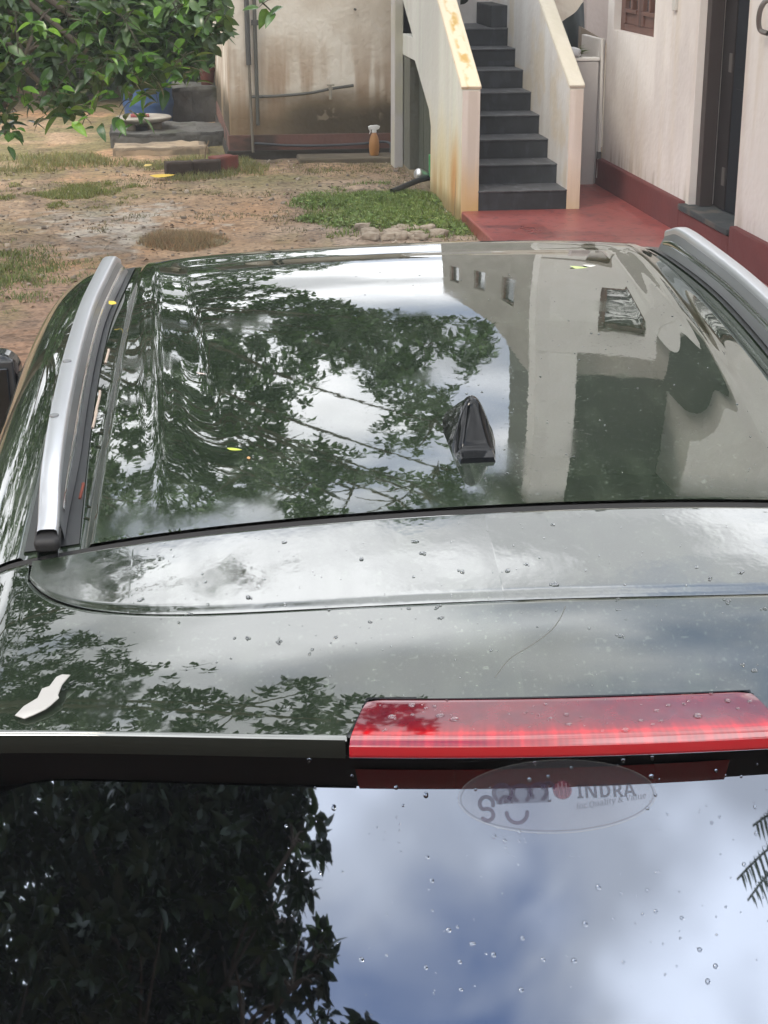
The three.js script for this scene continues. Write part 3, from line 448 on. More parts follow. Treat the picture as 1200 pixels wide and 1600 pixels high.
// ---------------------------------------------------------------- grass
const bladeG = (() => { const pos = [-0.5, 0, 0, 0.5, 0, 0, -0.38, 0.5, 0.1, 0.38, 0.5, 0.1, 0, 1, 0.38], idx = [0, 1, 2, 1, 3, 2, 2, 3, 4]; const g = new THREE.BufferGeometry(); g.setAttribute('position', new THREE.Float32BufferAttribute(pos, 3)); g.setIndex(idx); g.computeVertexNormals(); return g; })();
const clover = (() => { const a = []; for (let k = 0; k < 3; k++) { const g = leafGeo(0.02, 0.017, 0.2, 0.2, 2); g.rotateX(-0.25); g.rotateY(k * 2.1); g.translate(0, 0.03, 0); a.push(g); } return mergeGeometries(a); })();
const mGrass = phy({ color: 0xffffff, roughness: 0.6, transmission: 0.25, thickness: 0 });
function turf(name, label, N, place, h, w, base, geo = bladeG) {
  const im = new THREE.InstancedMesh(geo, mGrass, N); im.castShadow = im.receiveShadow = true; const o = new THREE.Object3D(), c = new THREE.Color();
  let n = 0; for (let t = 0; n < N && t < N * 30; t++) { const p = place(); if (!p) continue; const [x, z, k = 1] = p; o.position.set(x, groundY(x, z) - 0.004, z); o.rotation.set(rr(-0.45, 0.45), rr(0, 6.28), rr(-0.5, 0.5)); const hh = h * k * rr(0.5, 1.3); geo === bladeG ? o.scale.set(w * rr(0.7, 1.4), hh, hh) : o.scale.setScalar(k * rr(0.7, 1.4)); o.updateMatrix(); im.setMatrixAt(n, o.matrix); const q = rr(0.6, 1.35), y = rr(0, 1); c.setRGB(base[0] * q * (1 + 0.5 * y * y), base[1] * q, base[2] * q); im.setColorAt(n, c); n++; }
  im.count = n; add(im, name, label, 'grass', null, 'stuff'); return im;
}
const patch = (cx, cz, rx, rz, edge = 0.5, f = 2.5) => () => { const a = rr(-1.5, 1.5), b = rr(-1.5, 1.5), x = cx + a * rx, z = cz + b * rz, d = Math.hypot(a, b) + edge * (fbm(x * f, z * f, 21, 4) - 0.5) * 3.4; return d > 1 || rnd() < sstep(0.35, 1, d) * 0.85 ? null : [x, z, 1.1 - 0.55 * sstep(0.5, 1, d)]; };
const greenA = [0.15, 0.25, 0.05], greenB = [0.2, 0.235, 0.075], straw = [0.36, 0.31, 0.17];
turf('grass', 'lush green grass patch growing at the foot of the stair parapet', 19000, patch(1.42, -12.0, 0.66, 1.4, 0.4), 0.062, 0.007, greenA);
turf('clover', 'small round leaved weeds mixed into the grass patch by the stair', 4200, patch(1.42, -12.0, 0.66, 1.4, 0.4), 1, 1, [0.18, 0.3, 0.06], clover);
turf('grass', 'green grass tuft at the left edge of the yard beside the car', 7000, patch(-1.7, -9.7, 0.62, 0.9, 0.5), 0.05, 0.006, [0.15, 0.22, 0.06]);
turf('grass', 'thin moss green grass strip on the orange earth under the tree', 6000, patch(-1.25, -13.3, 0.6, 0.6, 0.75, 4.5), 0.035, 0.006, [0.22, 0.28, 0.07]);
turf('grass', 'weedy grass along the slabs and bricks left of the outbuilding', 9000, (() => { const p1 = patch(-0.75, -15.3, 1.3, 0.5, 0.7), p2 = patch(0.55, -14.7, 0.75, 0.5, 0.8), p3 = patch(-0.1, -14.1, 0.4, 0.3, 0.6), p4 = patch(-1.5, -15.3, 0.7, 0.9, 0.6); return () => { const t = rnd(); return t < 0.4 ? p1() : t < 0.65 ? p2() : t < 0.78 ? p3() : p4(); }; })(), 0.055, 0.006, greenB);
turf('grass', 'scattered sparse grass across the trodden earth', 5200, () => { const x = rr(-2.4, 2.0), z = rr(-15, -9); return fbm(x * 1.6, z * 1.6, 33, 4) + 0.08 * sstep(-12, -15, z) > 0.6 ? [x, z, 0.7] : null; }, 0.04, 0.005, [0.16, 0.18, 0.06]);
turf('dry_grass', 'low mound of dry cut grass on the earth just beyond the car roof', 9000, (() => { const p = patch(-0.22, -10.75, 0.36, 0.3, 0.35); return () => { const q = p(); return q; }; })(), 0.075, 0.005, straw);
{
  const m = grid(30, 24, (u, v) => { const a = (u - 0.5) * 2, b = (v - 0.5) * 2, d = Math.min(1, Math.hypot(a, b)); const x = -0.22 + a * 0.38, z = -10.75 + b * 0.32; return [x, groundY(x, z) - 0.02 + 0.06 * (1 - d * d) * (0.4 + 1.2 * fbm(x * 9, z * 9, 2, 3)), z]; });
  add(mesh(m, std({ color: lin(0.26, 0.22, 0.13), roughness: 1, bumpMap: bumpPlaster, bumpScale: 0.02 })), 'grass_heap', 'brown core of the dry grass mound beyond the car roof', 'heap', null, 'stuff');
}

// ---------------------------------------------------------------- trees
const barkM = std({ color: lin(0.15, 0.12, 0.09), roughness: 0.95, bumpMap: tex(128, 256, (u, v) => grey(255 * fbm(u * 10, v * 4, 3, 4)), false), bumpScale: 0.02 });
function limb(a, b, r0, r1, sag = 0, seg = 8) { // tapered bent tube
  const A = V(...a), B = V(...b), M = A.clone().lerp(B, 0.5); M.y += sag; const c = new THREE.QuadraticBezierCurve3(A, M, B), g = new THREE.TubeGeometry(c, seg, 1, 8), p = g.attributes.position, n = 9;
  for (let i = 0; i < p.count; i++) { const k = Math.floor(i / n) / seg, o = c.getPointAt(k), r = mix(r0, r1, k) * (0.9 + 0.2 * hash(i % n, 3, 1)); p.setXYZ(i, o.x + (p.getX(i) - o.x) * r, o.y + (p.getY(i) - o.y) * r, o.z + (p.getZ(i) - o.z) * r); } g.computeVertexNormals(); return g;
}
const spray = (n, L, W, spread) => { const a = []; for (let k = 0; k < n; k++) { const l = leafGeo(L * (0.75 + 0.5 * ((k * 7) % 5) / 5), W, 0.3, 0.3, 3); l.rotateX(-spread[0] - spread[1] * ((k * 3) % 4) / 4); l.rotateY(k * 2.4); l.translate(0, k * L * 0.12, 0); a.push(l); } return mergeGeometries(a); };
const fine = leafGeo(0.125, 0.056, 0.35, 0.3, 4);
const sprayG = spray(7, 0.125, 0.054, [-0.5, 1.1]);
const camF = (() => { camera.updateMatrixWorld(); const inv = camera.matrixWorld.clone().invert(), t = Math.tan(17.1 * rad); return p => { const q = p.clone().applyMatrix4(inv); if (q.z > -0.5) return null; return [q.x / (-q.z * t * 0.75), q.y / (-q.z * t), -q.z]; }; })();
function tree(name, label, base, fork, blobs, o) {
  const g = thing(name, label, 'tree', [0, 0, 0], 0, o.group), tr = [limb(base, fork, o.r, o.r * 0.72, 0, 10)], anchors = [];
  blobs.forEach(([x, y, z, r]) => { tr.push(limb(fork, [x, y - r * 0.3, z], o.r * (r < 0.85 ? 0.16 : 0.34), 0.018, o.sag ?? 0.5, 10)); for (let k = 0; k < 5; k++) { const d = V(rr(-1, 1), rr(-0.6, 1), rr(-1, 1)).normalize().multiplyScalar(r * 0.8); tr.push(limb([x, y - r * 0.3, z], [x + d.x, y + d.y, z + d.z], 0.018, 0.005, 0.1, 4)); } });
  part(g, 'trunk', mergeGeometries(tr), barkM);
  const list = [], near = [];
  blobs.forEach(([x, y, z, r, dens = 1, drop = 0]) => {
    const n = Math.round(o.n * dens * r * r);
    for (let k = 0; k < n; k++) {
      const d = V(rr(-1, 1), rr(-1, 1), rr(-1, 1)); if (d.lengthSq() > 1) { k--; continue; }
      const m = d.length(); d.multiplyScalar(r * Math.pow(m, -0.35) * (0.75 + 0.5 * fbm(d.x * 2 + x, d.y * 2 + y, d.z * 2 + z, 3)));
      const p = V(x + d.x, y + d.y * 0.85 - drop * rnd(), z + d.z); if (fbm(p.x * 1.9, p.y * 1.9, p.z * 1.9, 2) < (o.gap ?? 0.4) || noise3(p.x * 4.3 + 50, p.y * 4.3, p.z * 4.3) < (o.holes ?? 0.3)) continue;
      list.push(p);
    }
  });
  const im = new THREE.InstancedMesh(sprayG, o.mat, list.length), q = new THREE.Object3D(), c = new THREE.Color();
  list.forEach((p, i) => { q.position.copy(p); q.rotation.set(rr(-0.9, 0.9) + (o.droop ?? 0.4), rr(0, 6.28), rr(-0.9, 0.9)); q.scale.setScalar((o.s ?? 1) * rr(0.75, 1.25)); q.updateMatrix(); im.setMatrixAt(i, q.matrix); const k = rr(0.55, 1.3), y = rnd() < 0.12 ? 1 : 0; c.setRGB((o.col[0] + y * 0.03) * k, (o.col[1] + y * 0.045) * k, o.col[2] * k); im.setColorAt(i, c); });
  im.name = 'crown'; im.userData.kind = 'stuff'; im.castShadow = im.receiveShadow = true; g.add(im);
  return g;
}
const mCrown = phy({ color: 0xffffff, map: leafTex, roughness: 0.33, transmission: 0.22, thickness: 0, ior: 1.5 });
const gFront = tree('fruit_tree', 'glossy leaved fruit tree whose low branches hang over the yard', [-3.9, -0.1, -10.8], [-3.5, 2.9, -10.6], [
  [-0.45, 6.9, -10.1, 0.75, 1], [-0.2, 7.3, -9.8, 0.6, 0.8], [-1.2, 7.6, -9.5, 0.8, 1], [0.3, 5.5, -11.2, 0.6, 1], [-1.3, 5.4, -11, 0.9, 1], [0.95, 6.1, -10.7, 0.5, 1], [-0.2, 8.0, -9.2, 0.7, 0.8], [0.5, 8.1, -9.1, 0.6, 0.8],
  [1.6, 6.0, -10.7, 0.55, 1], [1.35, 6.5, -10.4, 0.5, 1], [1.4, 7.2, -9.9, 0.6, 1], [1.35, 7.9, -9.4, 0.5, 1], [1.2, 8.4, -9.1, 0.55, 1], [0.1, 7.9, -9.2, 0.6, 0.9], [0.9, 8.4, -9, 0.6, 0.9],
  [-1.9, 4.7, -11.2, 1.0], [-1.7, 6.7, -10, 1.0], [-2.4, 7.7, -9.3, 1.2, 0.8], [-0.75, 4.3, -11.7, 0.95], [-1.0, 6.4, -10.4, 0.95], [-0.3, 5.0, -11.5, 0.8], [-0.1, 6.0, -10.8, 0.75], [1.1, 5.9, -10.8, 0.55], [0.55, 5.7, -11, 0.6], [0.45, 7.75, -9.5, 0.75, 0.55], [1.1, 8.2, -9.2, 0.7, 0.6], [-0.6, 7.7, -9.4, 0.8, 0.6], [-3.2, 5.2, -10.5, 1.4], [-4.2, 6.8, -11, 1.5], [-4.8, 4.6, -10, 1.3], [-3.4, 8.6, -10.6, 1.3],
  [-2.5, 2.75, -9.9, 0.95, 1.2], [-1.6, 2.75, -10.2, 0.75, 1.2], [-0.9, 2.9, -10.6, 0.6, 1.1], [-2.0, 1.95, -9.9, 0.62, 1.5], [-1.35, 1.95, -10.3, 0.5, 1.4], [-2.3, 1.6, -9.5, 0.42, 1.3], [-1.15, 1.3, -9.9, 0.3, 1.6], [-1.5, 1.15, -9.8, 0.25, 1.5], [-1.3, 1.55, -9.9, 0.42, 3], [-0.85, 1.55, -10.0, 0.38, 3], [-0.42, 1.6, -10.1, 0.32, 3], [-0.1, 1.66, -10.2, 0.22, 2.6], [-0.5, 1.38, -10, 0.2, 2.6], [-0.25, 1.42, -10.1, 0.16, 2.4], [-1.75, 1.3, -9.6, 0.35, 1.4]],
  { r: 0.22, n: 560, mat: mCrown, col: [0.1, 0.185, 0.052], gap: 0.42, droop: 0.6, holes: 0.4 });
{ // the low branch in view: every leaf of it is a part
  const cols = [[0.06, 0.115, 0.045], [0.08, 0.155, 0.045], [0.1, 0.2, 0.045], [0.15, 0.28, 0.05], [0.22, 0.37, 0.06], [0.05, 0.09, 0.042]].map(c => mLeaf(...c.map(v => v * 1.75), 0.22));
  const g2 = [leafGeo(0.15, 0.066, 0.3, 0.3, 5), leafGeo(0.12, 0.056, 0.45, 0.25, 5), leafGeo(0.135, 0.06, 0.15, 0.35, 5)];
  const twigs = [];
  for (const [x, y, z, r, n] of [[-1.3, 1.58, -9.5, 0.3, 28], [-1.3, 1.28, -9.4, 0.26, 26], [-0.97, 1.6, -9.5, 0.28, 28], [-0.98, 1.28, -9.4, 0.25, 26], [-0.72, 1.36, -9.3, 0.17, 16], [-0.88, 1.06, -9.2, 0.11, 9], [-0.6, 1.6, -9.6, 0.26, 28], [-0.55, 1.32, -9.5, 0.19, 22], [-0.25, 1.66, -9.7, 0.22, 28], [-0.28, 1.46, -9.7, 0.17, 18], [-0.03, 1.66, -9.9, 0.15, 12], [-1.36, 1.0, -8.9, 0.08, 5], [-0.45, 1.28, -9.6, 0.17, 20], [-0.22, 1.4, -9.6, 0.15, 14], [-1.12, 1.2, -9.6, 0.2, 20], [-1.4, 1.12, -9.6, 0.16, 14], [-0.62, 1.12, -9.4, 0.12, 10], [0.36, 1.76, -9.6, 0.1, 6]]) {
    const c0 = V(x, y, z);
    for (let k = 0; k < n; k++) {
      const d = V(rr(-1, 1), rr(-0.8, 1), rr(-1, 1)); if (d.length() > 1) { k--; continue; }
      const p = c0.clone().addScaledVector(d, r), l = part(gFront, 'leaf', g2[k % 3], cols[Math.min(5, Math.floor(Math.pow(rnd(), 1.3) * 6))]);
      l.position.copy(p); l.rotation.set(rr(-0.6, 0.85), rr(0, 6.28), rr(-0.6, 0.6), 'YXZ'); l.scale.setScalar(rr(0.74, 1.15));
      if (k % 5 === 0) twigs.push(limb([x - d.x * 0.1, y + r * 0.6, z], [p.x, p.y, p.z], 0.0045, 0.002, 0.05, 4));
    }
  }
  twigs.push(limb([-0.1, 2.1, -9.9], [0.4, 1.72, -9.6], 0.012, 0.005, 0.06, 8));
  const twigM = std({ color: lin(0.06, 0.06, 0.035), roughness: 0.9 }); twigs.forEach(t => part(gFront, 'twig', t, twigM));
}
tree('added_dark_tree', 'tall unseen tree added behind the house roof for a dark reflection', [9.5, -0.1, -9], [9.3, 3, -9], [[8.2, 5.6, -9.5, 1.8], [9.6, 7.6, -8.6, 2.0], [10.6, 5.4, -6.6, 2.0], [8.6, 5.2, -6.2, 1.5], [11, 8.6, -11, 2.0], [9.4, 9.8, -9.6, 1.6], [9.2, 5.6, -3.6, 1.7]], { r: 0.24, n: 210, mat: mCrown, col: [0.05, 0.095, 0.03], gap: 0.33, s: 1.5 });  // unseen tree added so the right roof ridge reflects something dark
tree('shade_tree', 'tall dense shade tree overhanging the left side of the car', [-5.2, -0.1, -2.5], [-4.6, 4, -2.6], [[-2.4, 6.6, -5.4, 1.0], [-2.3, 8.2, -2.4, 1.2], [-3.6, 7.6, -3.6, 1.6], [-1.0, 8.8, -2.2, 0.75, 0.6], [-0.75, 7.0, -5.0, 0.55, 0.45], [-4.8, 6, -1, 1.6], [-5.6, 8, -4, 1.7], [-0.2, 9.2, -1.8, 0.6, 0.5], [-4.4, 4.9, -4.6, 1.2], [-3.4, 5.0, -0.6, 0.9]], { r: 0.26, n: 430, mat: mCrown, col: [0.036, 0.07, 0.02], gap: 0.4 });
tree('mango_tree', 'dark broad crowned tree standing behind the left rear of the car', [-5.6, -0.1, 7.8], [-4.6, 3.2, 7.4], [[-3.0, 6.4, 6.2, 0.8, 1.3], [-2.62, 5.9, 6.3, 0.42, 1.1], [-1.5, 4.62, 6.1, 0.2, 0.9], [-1.62, 4.4, 6.0, 0.25, 0.9], [-1.85, 5.4, 6.2, 0.16, 0.8], [-2.1, 6.35, 6.2, 0.16, 0.8], [-2.9, 7.4, 6.6, 0.75, 1.1], [-3.2, 6.8, 6.6, 1.2, 1.2], [-2.6, 5.5, 6.2, 0.8, 1.3], [-3.4, 5.7, 6.0, 1.1, 1.3], [-4.4, 6.2, 6.6, 1.4, 1.2], [-3.2, 4.9, 6.0, 1.0, 1.2], [-4.4, 4.9, 6, 1.2, 1.2], [-5.6, 6.4, 6.6, 1.5], [-3.6, 8.2, 7.4, 1.3], [-5.6, 8, 8, 1.6], [-2.5, 6.8, 6.2, 0.25, 0.8], [-2.2, 7.5, 6.5, 0.25, 0.6], [-2.0, 5.2, 6.1, 0.33, 0.9], [-1.72, 4.75, 6.1, 0.24, 0.7], [-2.2, 5.75, 6.3, 0.22, 0.5], [-2.35, 4.9, 6, 0.5, 1.2], [-6.6, 5.4, 6.6, 1.5]], { r: 0.28, n: 520, mat: mCrown, col: [0.036, 0.07, 0.022], gap: 0.4, holes: 0.46, s: 1.2 });
{ // far greenery closing the yard
  const k = [['bushy_tree', 'bushy green tree behind the blue barrel', -1.4, -22.5, 2.6, 1.5], ['bushy_tree', 'bushy green tree at the far left of the yard', -4.2, -21, 3.2, 1.8], ['bushy_tree', 'bushy green tree behind the stained outbuilding', 1.4, -26, 3.6, 1.9], ['bushy_tree', 'bushy dark tree at the distant left boundary', -8, -20, 4.2, 2.2], ['bushy_tree', 'bushy green tree beyond the gap left of the outbuilding', -0.3, -24.5, 2.3, 1.4], ['bushy_tree', 'tall bushy tree rising behind the outbuilding roof', 0.8, -29, 6.2, 2.6], ['bushy_tree', 'tall bushy tree far left of the outbuilding', -4.5, -28, 6.6, 2.8]];
  for (const [n, l, x, z, h, r] of k) tree(n, l, [x, -0.1, z], [x, h * 0.4, z], [[x, h * 0.72, z, r * 0.8], [x - r * 0.6, h * 0.6, z + 0.4, r * 0.7], [x + r * 0.6, h * 0.62, z + 0.3, r * 0.7], [x, h * 0.3, z + 0.6, r * 0.6], [x + 0.2, h, z, r * 0.6]], { r: 0.12, n: 190, mat: mCrown, col: [0.07, 0.125, 0.035], gap: 0.36, s: 1.7, group: 'bushy trees behind the yard' });
  const hedge = grid(60, 10, (u, v) => { const x = mix(-12, 3.4, u), y = mix(-0.1, 1.9, v); return [x, y + 0.5 * v * fbm(x * 1.2, 3, 3, 3), -22.9 - 1.5 * fbm(x * 1.6, y * 1.6, 7, 4) ]; });
  add(mesh(hedge, std({ color: lin(0.06, 0.085, 0.035), roughness: 1 })), 'undergrowth', 'dark undergrowth closing the far end of the yard', 'undergrowth', null, 'stuff');
}
for (const [x, z, h, r, l] of [[-9, 15, 4.2, 2.4, 'added unseen tree at the left behind the car'], [-4.5, 19, 4.6, 2.6, 'added unseen tree left of centre behind the car'], [0.5, 20, 4.4, 2.5, 'added unseen tree straight behind the car'], [5, 19.5, 4.8, 2.6, 'added unseen tree right of centre behind the car'], [10, 17, 5, 2.8, 'added unseen tree at the right behind the car'], [-12, 8, 5, 2.8, 'added unseen tree far to the left of the car'], [-11, -6, 6, 3, 'added unseen tree at the left boundary ahead of the car']]) tree('added_reflection_tree', l, [x, -0.1, z], [x, h * 0.4, z], [[x, h * 0.7, z, r * 0.8], [x - r * 0.8, h * 0.5, z, r * 0.75], [x + r * 0.8, h * 0.55, z, r * 0.75], [x, h * 0.28, z, r * 0.7], [x + 0.2, h, z, r * 0.55]], { r: 0.14, n: 110, mat: mCrown, col: [0.06, 0.105, 0.032], gap: 0.34, s: 2, group: 'unseen trees added round the plot for dark reflections' });  // unseen trees added so the spoiler lip mirrors dark foliage, not bright horizon
{ // palm behind on the right
  const g = thing('palm_tree', 'tall coconut palm behind the right rear of the car', 'tree', [6.35, 0, 12.9]);
  part(g, 'trunk', limb([0.3, -0.1, 0.2], [0, 11.9, 0], 0.17, 0.11, 0, 14), barkM);
  const fm = phy({ color: lin(0.05, 0.085, 0.025), roughness: 0.45, transmission: 0.2, thickness: 0 });
  for (let k = 0; k < 14; k++) {
    const a = k * 2.4 + 0.35, L = 2.9, lift = 0.55 - (k % 4) * 0.3, geo = [], P = t => V(L * t * Math.cos(lift * 0.6), L * (Math.sin(lift) * t - 0.62 * t * t), 0);
    geo.push(new THREE.TubeGeometry(new THREE.QuadraticBezierCurve3(P(0), P(0.5).add(V(0, 0.1, 0)), P(1)), 10, 0.018, 5).deleteAttribute('uv'));
    for (let i = 3; i < 30; i++) for (const s of [-1, 1]) { const t = i / 30, l = leafGeo(0.75 * Math.sin(Math.PI * Math.pow(t, 0.7)) + 0.12, 0.045, 0.9, 0.2, 4).deleteAttribute('uv'); l.rotateX(0.5); if (s < 0) l.rotateY(Math.PI); l.rotateY(-s * 0.5); const p = P(t); l.translate(p.x, p.y, p.z); geo.push(l); }
    const f = part(g, 'frond', mergeGeometries(geo), fm); f.position.y = 11.9; f.rotation.y = a;
  }
}

// ---------------------------------------------------------------- car
const interp = (xs, ys) => x => { if (x <= xs[0]) return ys[0]; for (let i = 1; i < xs.length; i++) if (x <= xs[i]) return mix(ys[i - 1], ys[i], (x - xs[i - 1]) / (xs[i] - xs[i - 1])); return ys[ys.length - 1]; };
const slope = interp([-0.6, -0.42, -0.3, -0.22, -0.15, 0, 0.3, 0.6, 0.9, 1.15, 1.35, 1.5, 1.7], [0.48, 0.46, 0.38, 0.3, 0.24, 0.155, 0.125, 0.095, 0.055, 0, -0.09, -0.22, -0.4]);
const PROF = (() => { const n = 2300, a = new Float64Array(n + 1); for (let i = 1; i <= n; i++) a[i] = a[i - 1] + slope(-0.6 + (i - 0.5) * 0.001) * 0.001; const z = a[600]; return t => { const f = clamp((t + 0.6) / 0.001, 0, n - 1e-6), i = Math.floor(f); return mix(a[i], a[i + 1], f - i) - z; }; })();
const shoulder = ax => { const s = Math.max(0, ax - 0.6); return s <= 0 ? 0 : s < 0.128 ? 0.13 - Math.sqrt(Math.max(0, 0.13 * 0.13 - s * s)) : 0.107 + (s - 0.128) * 6; };
const crown = x => { const k = Math.min(Math.abs(x), 0.75) / 0.6; return 0.030 * k * k * (0.55 + 0.45 * k * k); };
const base = (x, z) => PROF(-z) - crown(x) - shoulder(Math.abs(x));
const creaseX = t => mix(0.408, 0.472, clamp(t / 1.25));
function roofY(x, z) {
  const t = -z, ax = Math.abs(x), cw = creaseX(t), w = 0.036 + 0.024 * sstep(1.3, 0, t), dep = 0.0092 * sstep(0.0, 0.7, t) * (1 - sstep(1.28, 1.42, t));
  let y = base(x, z) - dep * (1 - sstep(cw - w * 1.6, cw + 0.004, ax)) + dep * 0.35 * Math.exp(-(((ax - cw - 0.012) / 0.016) ** 2)) - 0.0028 * sstep(0.51, 0.517, ax) * (1 - sstep(0.596, 0.602, ax)) * 2;
  y += 0.004 * Math.sin(x * 3.0 + 0.4) * 0; return y;
}
const paintN = tex(512, 512, (u, v) => grey(255 * fbm(u * 26, v * 26, 4, 3)), false); paintN.repeat.set(2.2, 2.2);
const dust = tex(512, 512, (u, v) => { const s = sstep(0.84, 0.9, noise3(u * 190, v * 190, 5)) * 34, w = 18 * fbm(u * 6, v * 6, 2, 5) + 10 * sstep(0.5, 0.7, fbm(u * 22, v * 7, 8, 4)); return [26 + w + s, 35 + w + s, 26 + w * 0.9 + s]; });
const wet = tex(512, 512, (u, v) => grey(255 * (0.06 + 0.22 * sstep(0.56, 0.7, fbm(u * 5, v * 5, 2, 5)) + 0.4 * sstep(0.86, 0.9, noise3(u * 190, v * 190, 7)))), false); wet.repeat.set(1.3, 1.3);
const wipe = tex(512, 512, (u, v) => grey(255 * clamp(0.14 + 0.75 * sstep(0.4, 0.66, fbm(u * 16, v * 1.6, 4, 4)) + 0.15 * noise3(u * 160, v * 160, 2))), false); wipe.repeat.set(0.8, 0.8);
dust.repeat.set(1.6, 1.6);
const paint = phy({ color: 0xffffff, map: dust, roughness: 0.24, roughnessMap: wet, ior: 2.3, specularIntensity: 1.0, clearcoat: 0.35, clearcoatRoughness: 0.01, bumpMap: paintN, bumpScale: 0.000025 });
const paintRough = phy({ color: 0xffffff, map: dust, roughness: 0.2, roughnessMap: wipe, ior: 2.3, specularIntensity: 1.5, clearcoat: 0.5, clearcoatRoughness: 0.05, bumpMap: paintN, bumpScale: 0.00025 });
const blackGloss = phy({ color: lin(0.008, 0.009, 0.011), roughness: 0.08, ior: 1.5 });
const blackMatte = std({ color: lin(0.012, 0.012, 0.013), roughness: 0.6 });
const rubber = std({ color: lin(0.015, 0.015, 0.016), roughness: 0.75 });
const alu = std({ color: lin(0.66, 0.68, 0.71), metalness: 0.85, roughness: 0.34 });
const chrome = std({ color: lin(0.7, 0.72, 0.74), metalness: 1, roughness: 0.12 });
const filmGlass = phy({ color: lin(0.205, 0.228, 0.272), metalness: 1, roughness: 0.015 });

const car = thing('parked_car', 'dark green car seen from above its rear spoiler and roof', 'car', [0, 1.582, 0]);
car.rotation.order = 'YXZ'; car.rotation.set(0, -3 * rad, 1.5 * rad);
const seam = x => 0.05 * x * x;
// roof
{
  const g = grid(300, 220, (u, v) => { const x = mix(-0.7285, 0.7285, u), z = mix(-1.62, seam(x) - 0.001, v); return [x, roofY(x, z), z]; });
  part(car, 'roof_panel', g, paint);
  const s = grid(120, 3, (u, v) => { const x = mix(-0.66, 0.66, u), z = seam(x) + mix(-0.001, 0.016, v); return [x, base(x, z) - (v > 0.3 && v < 0.7 ? 0.012 : 0.0045), z]; });
  part(car, 'roof_seal', s, rubber, 'black rubber seal between roof and spoiler');
  part(car, 'under_shell', grid(40, 10, (u, v) => { const x = mix(-0.655, 0.655, u), z = mix(-0.05, 0.3, v); return [x, base(x, z) - 0.02, z]; }), blackMatte);
}
// roof rails
{
  const ry = interp([-0.012, 0.0, 0.03, 0.085, 0.17, 0.27, 0.4, 0.53, 0.72, 0.92, 1.08, 1.18, 1.25, 1.3], [0.0, 0.012, 0.03, 0.051, 0.066, 0.078, 0.088, 0.097, 0.107, 0.116, 0.123, 0.126, 0.121, 0.098]);
  let tall = 0;
  const sm = t => { let s = 0; for (let k = -3; k <= 3; k++) s += ry(t + k * 0.014); return s / 7 + tall * sstep(0.05, 0.4, t); };
  const xin = t => 0.549 + 0.017 * Math.sin(Math.min(1, Math.max(0, t) / 0.75) * Math.PI / 2) - 0.013 * sstep(0.8, 1.25, t);
  for (const s of [-1, 1]) {
    tall = s > 0 ? 0.012 : 0;
    const rail = new THREE.Group(); rail.name = 'roof_rail'; rail.userData.label = s < 0 ? 'left brushed aluminium roof rail' : 'right brushed aluminium roof rail'; car.add(rail);
    // cross-section (relative x from inner edge, y from top)
    const sec = t => { const h = Math.max(0.012, sm(t) - base(0.56, -t) + 0.012); return [[0.004, -h], [0.001, -0.009], [0.0022, -0.0028], [0.0055, -0.0006], [0.0145, 0.0], [0.0235, -0.0007], [0.0272, -0.0028], [0.029, -0.01], [0.030, -h]]; };
    const geo = grid(8, 130, (u, v) => { const t = mix(-0.022, 1.305, v), p = sec(t)[Math.round(u * 8)]; return [s * (xin(t) + p[0]), sm(t) + p[1], -t]; });
    part(rail, 'bar', geo, alu);
    const web = (u, t, o = 0) => [s * (xin(t) - (0.003 + 0.009 * sstep(0.0, 0.3, t)) * (1 - u) + 0.002 * u - o), mix(base(0.54, -t) - 0.002, sm(t) - 0.012, Math.pow(u, 0.8)) + o, -t];
    part(rail, 'inner_web', grid(4, 120, (u, v) => web(u, mix(0.012, 1.3, v))), std({ color: lin(0.22, 0.23, 0.24), roughness: 0.3, metalness: 0.6 }));
    part(rail, 'chrome_strip', grid(3, 120, (u, v) => web(mix(0.3, 0.55, u), mix(0.05, 1.28, v), 0.0012 * Math.sin(u * Math.PI) + 0.0004)), chrome);
    part(rail, 'end_cap', new RoundedBoxGeometry(0.033, 0.02, 0.04, 4, 0.008).rotateX(0.35).translate(s * (xin(0) + 0.0155), sm(-0.02) - 0.016, 0.014), blackMatte, 'black plastic rail end cap');
    // mounting ditch strip beside the rail
    part(car, 'ditch_strip', grid(4, 90, (u, v) => { const t = mix(0.0, 1.38, v), x = mix(xin(t) - 0.022, 0.598, u); return [s * x, roofY(x, -t) + 0.0025, -t]; }), std({ color: lin(0.03, 0.032, 0.033), roughness: 0.35 }));
    part(rail, 'bolt_cover', new THREE.CylinderGeometry(0.007, 0.007, 0.002, 14).translate(s * (xin(0.26) + 0.02), sm(0.26) + 0.0005, -0.26), std({ color: lin(0.3, 0.31, 0.32), metalness: 0.7, roughness: 0.5 }));
    part(rail, 'bolt_cover', new THREE.CylinderGeometry(0.007, 0.007, 0.002, 14).translate(s * (xin(0.5) + 0.018), sm(0.5) + 0.0005, -0.5), std({ color: lin(0.3, 0.31, 0.32), metalness: 0.7, roughness: 0.5 }));
  }
}
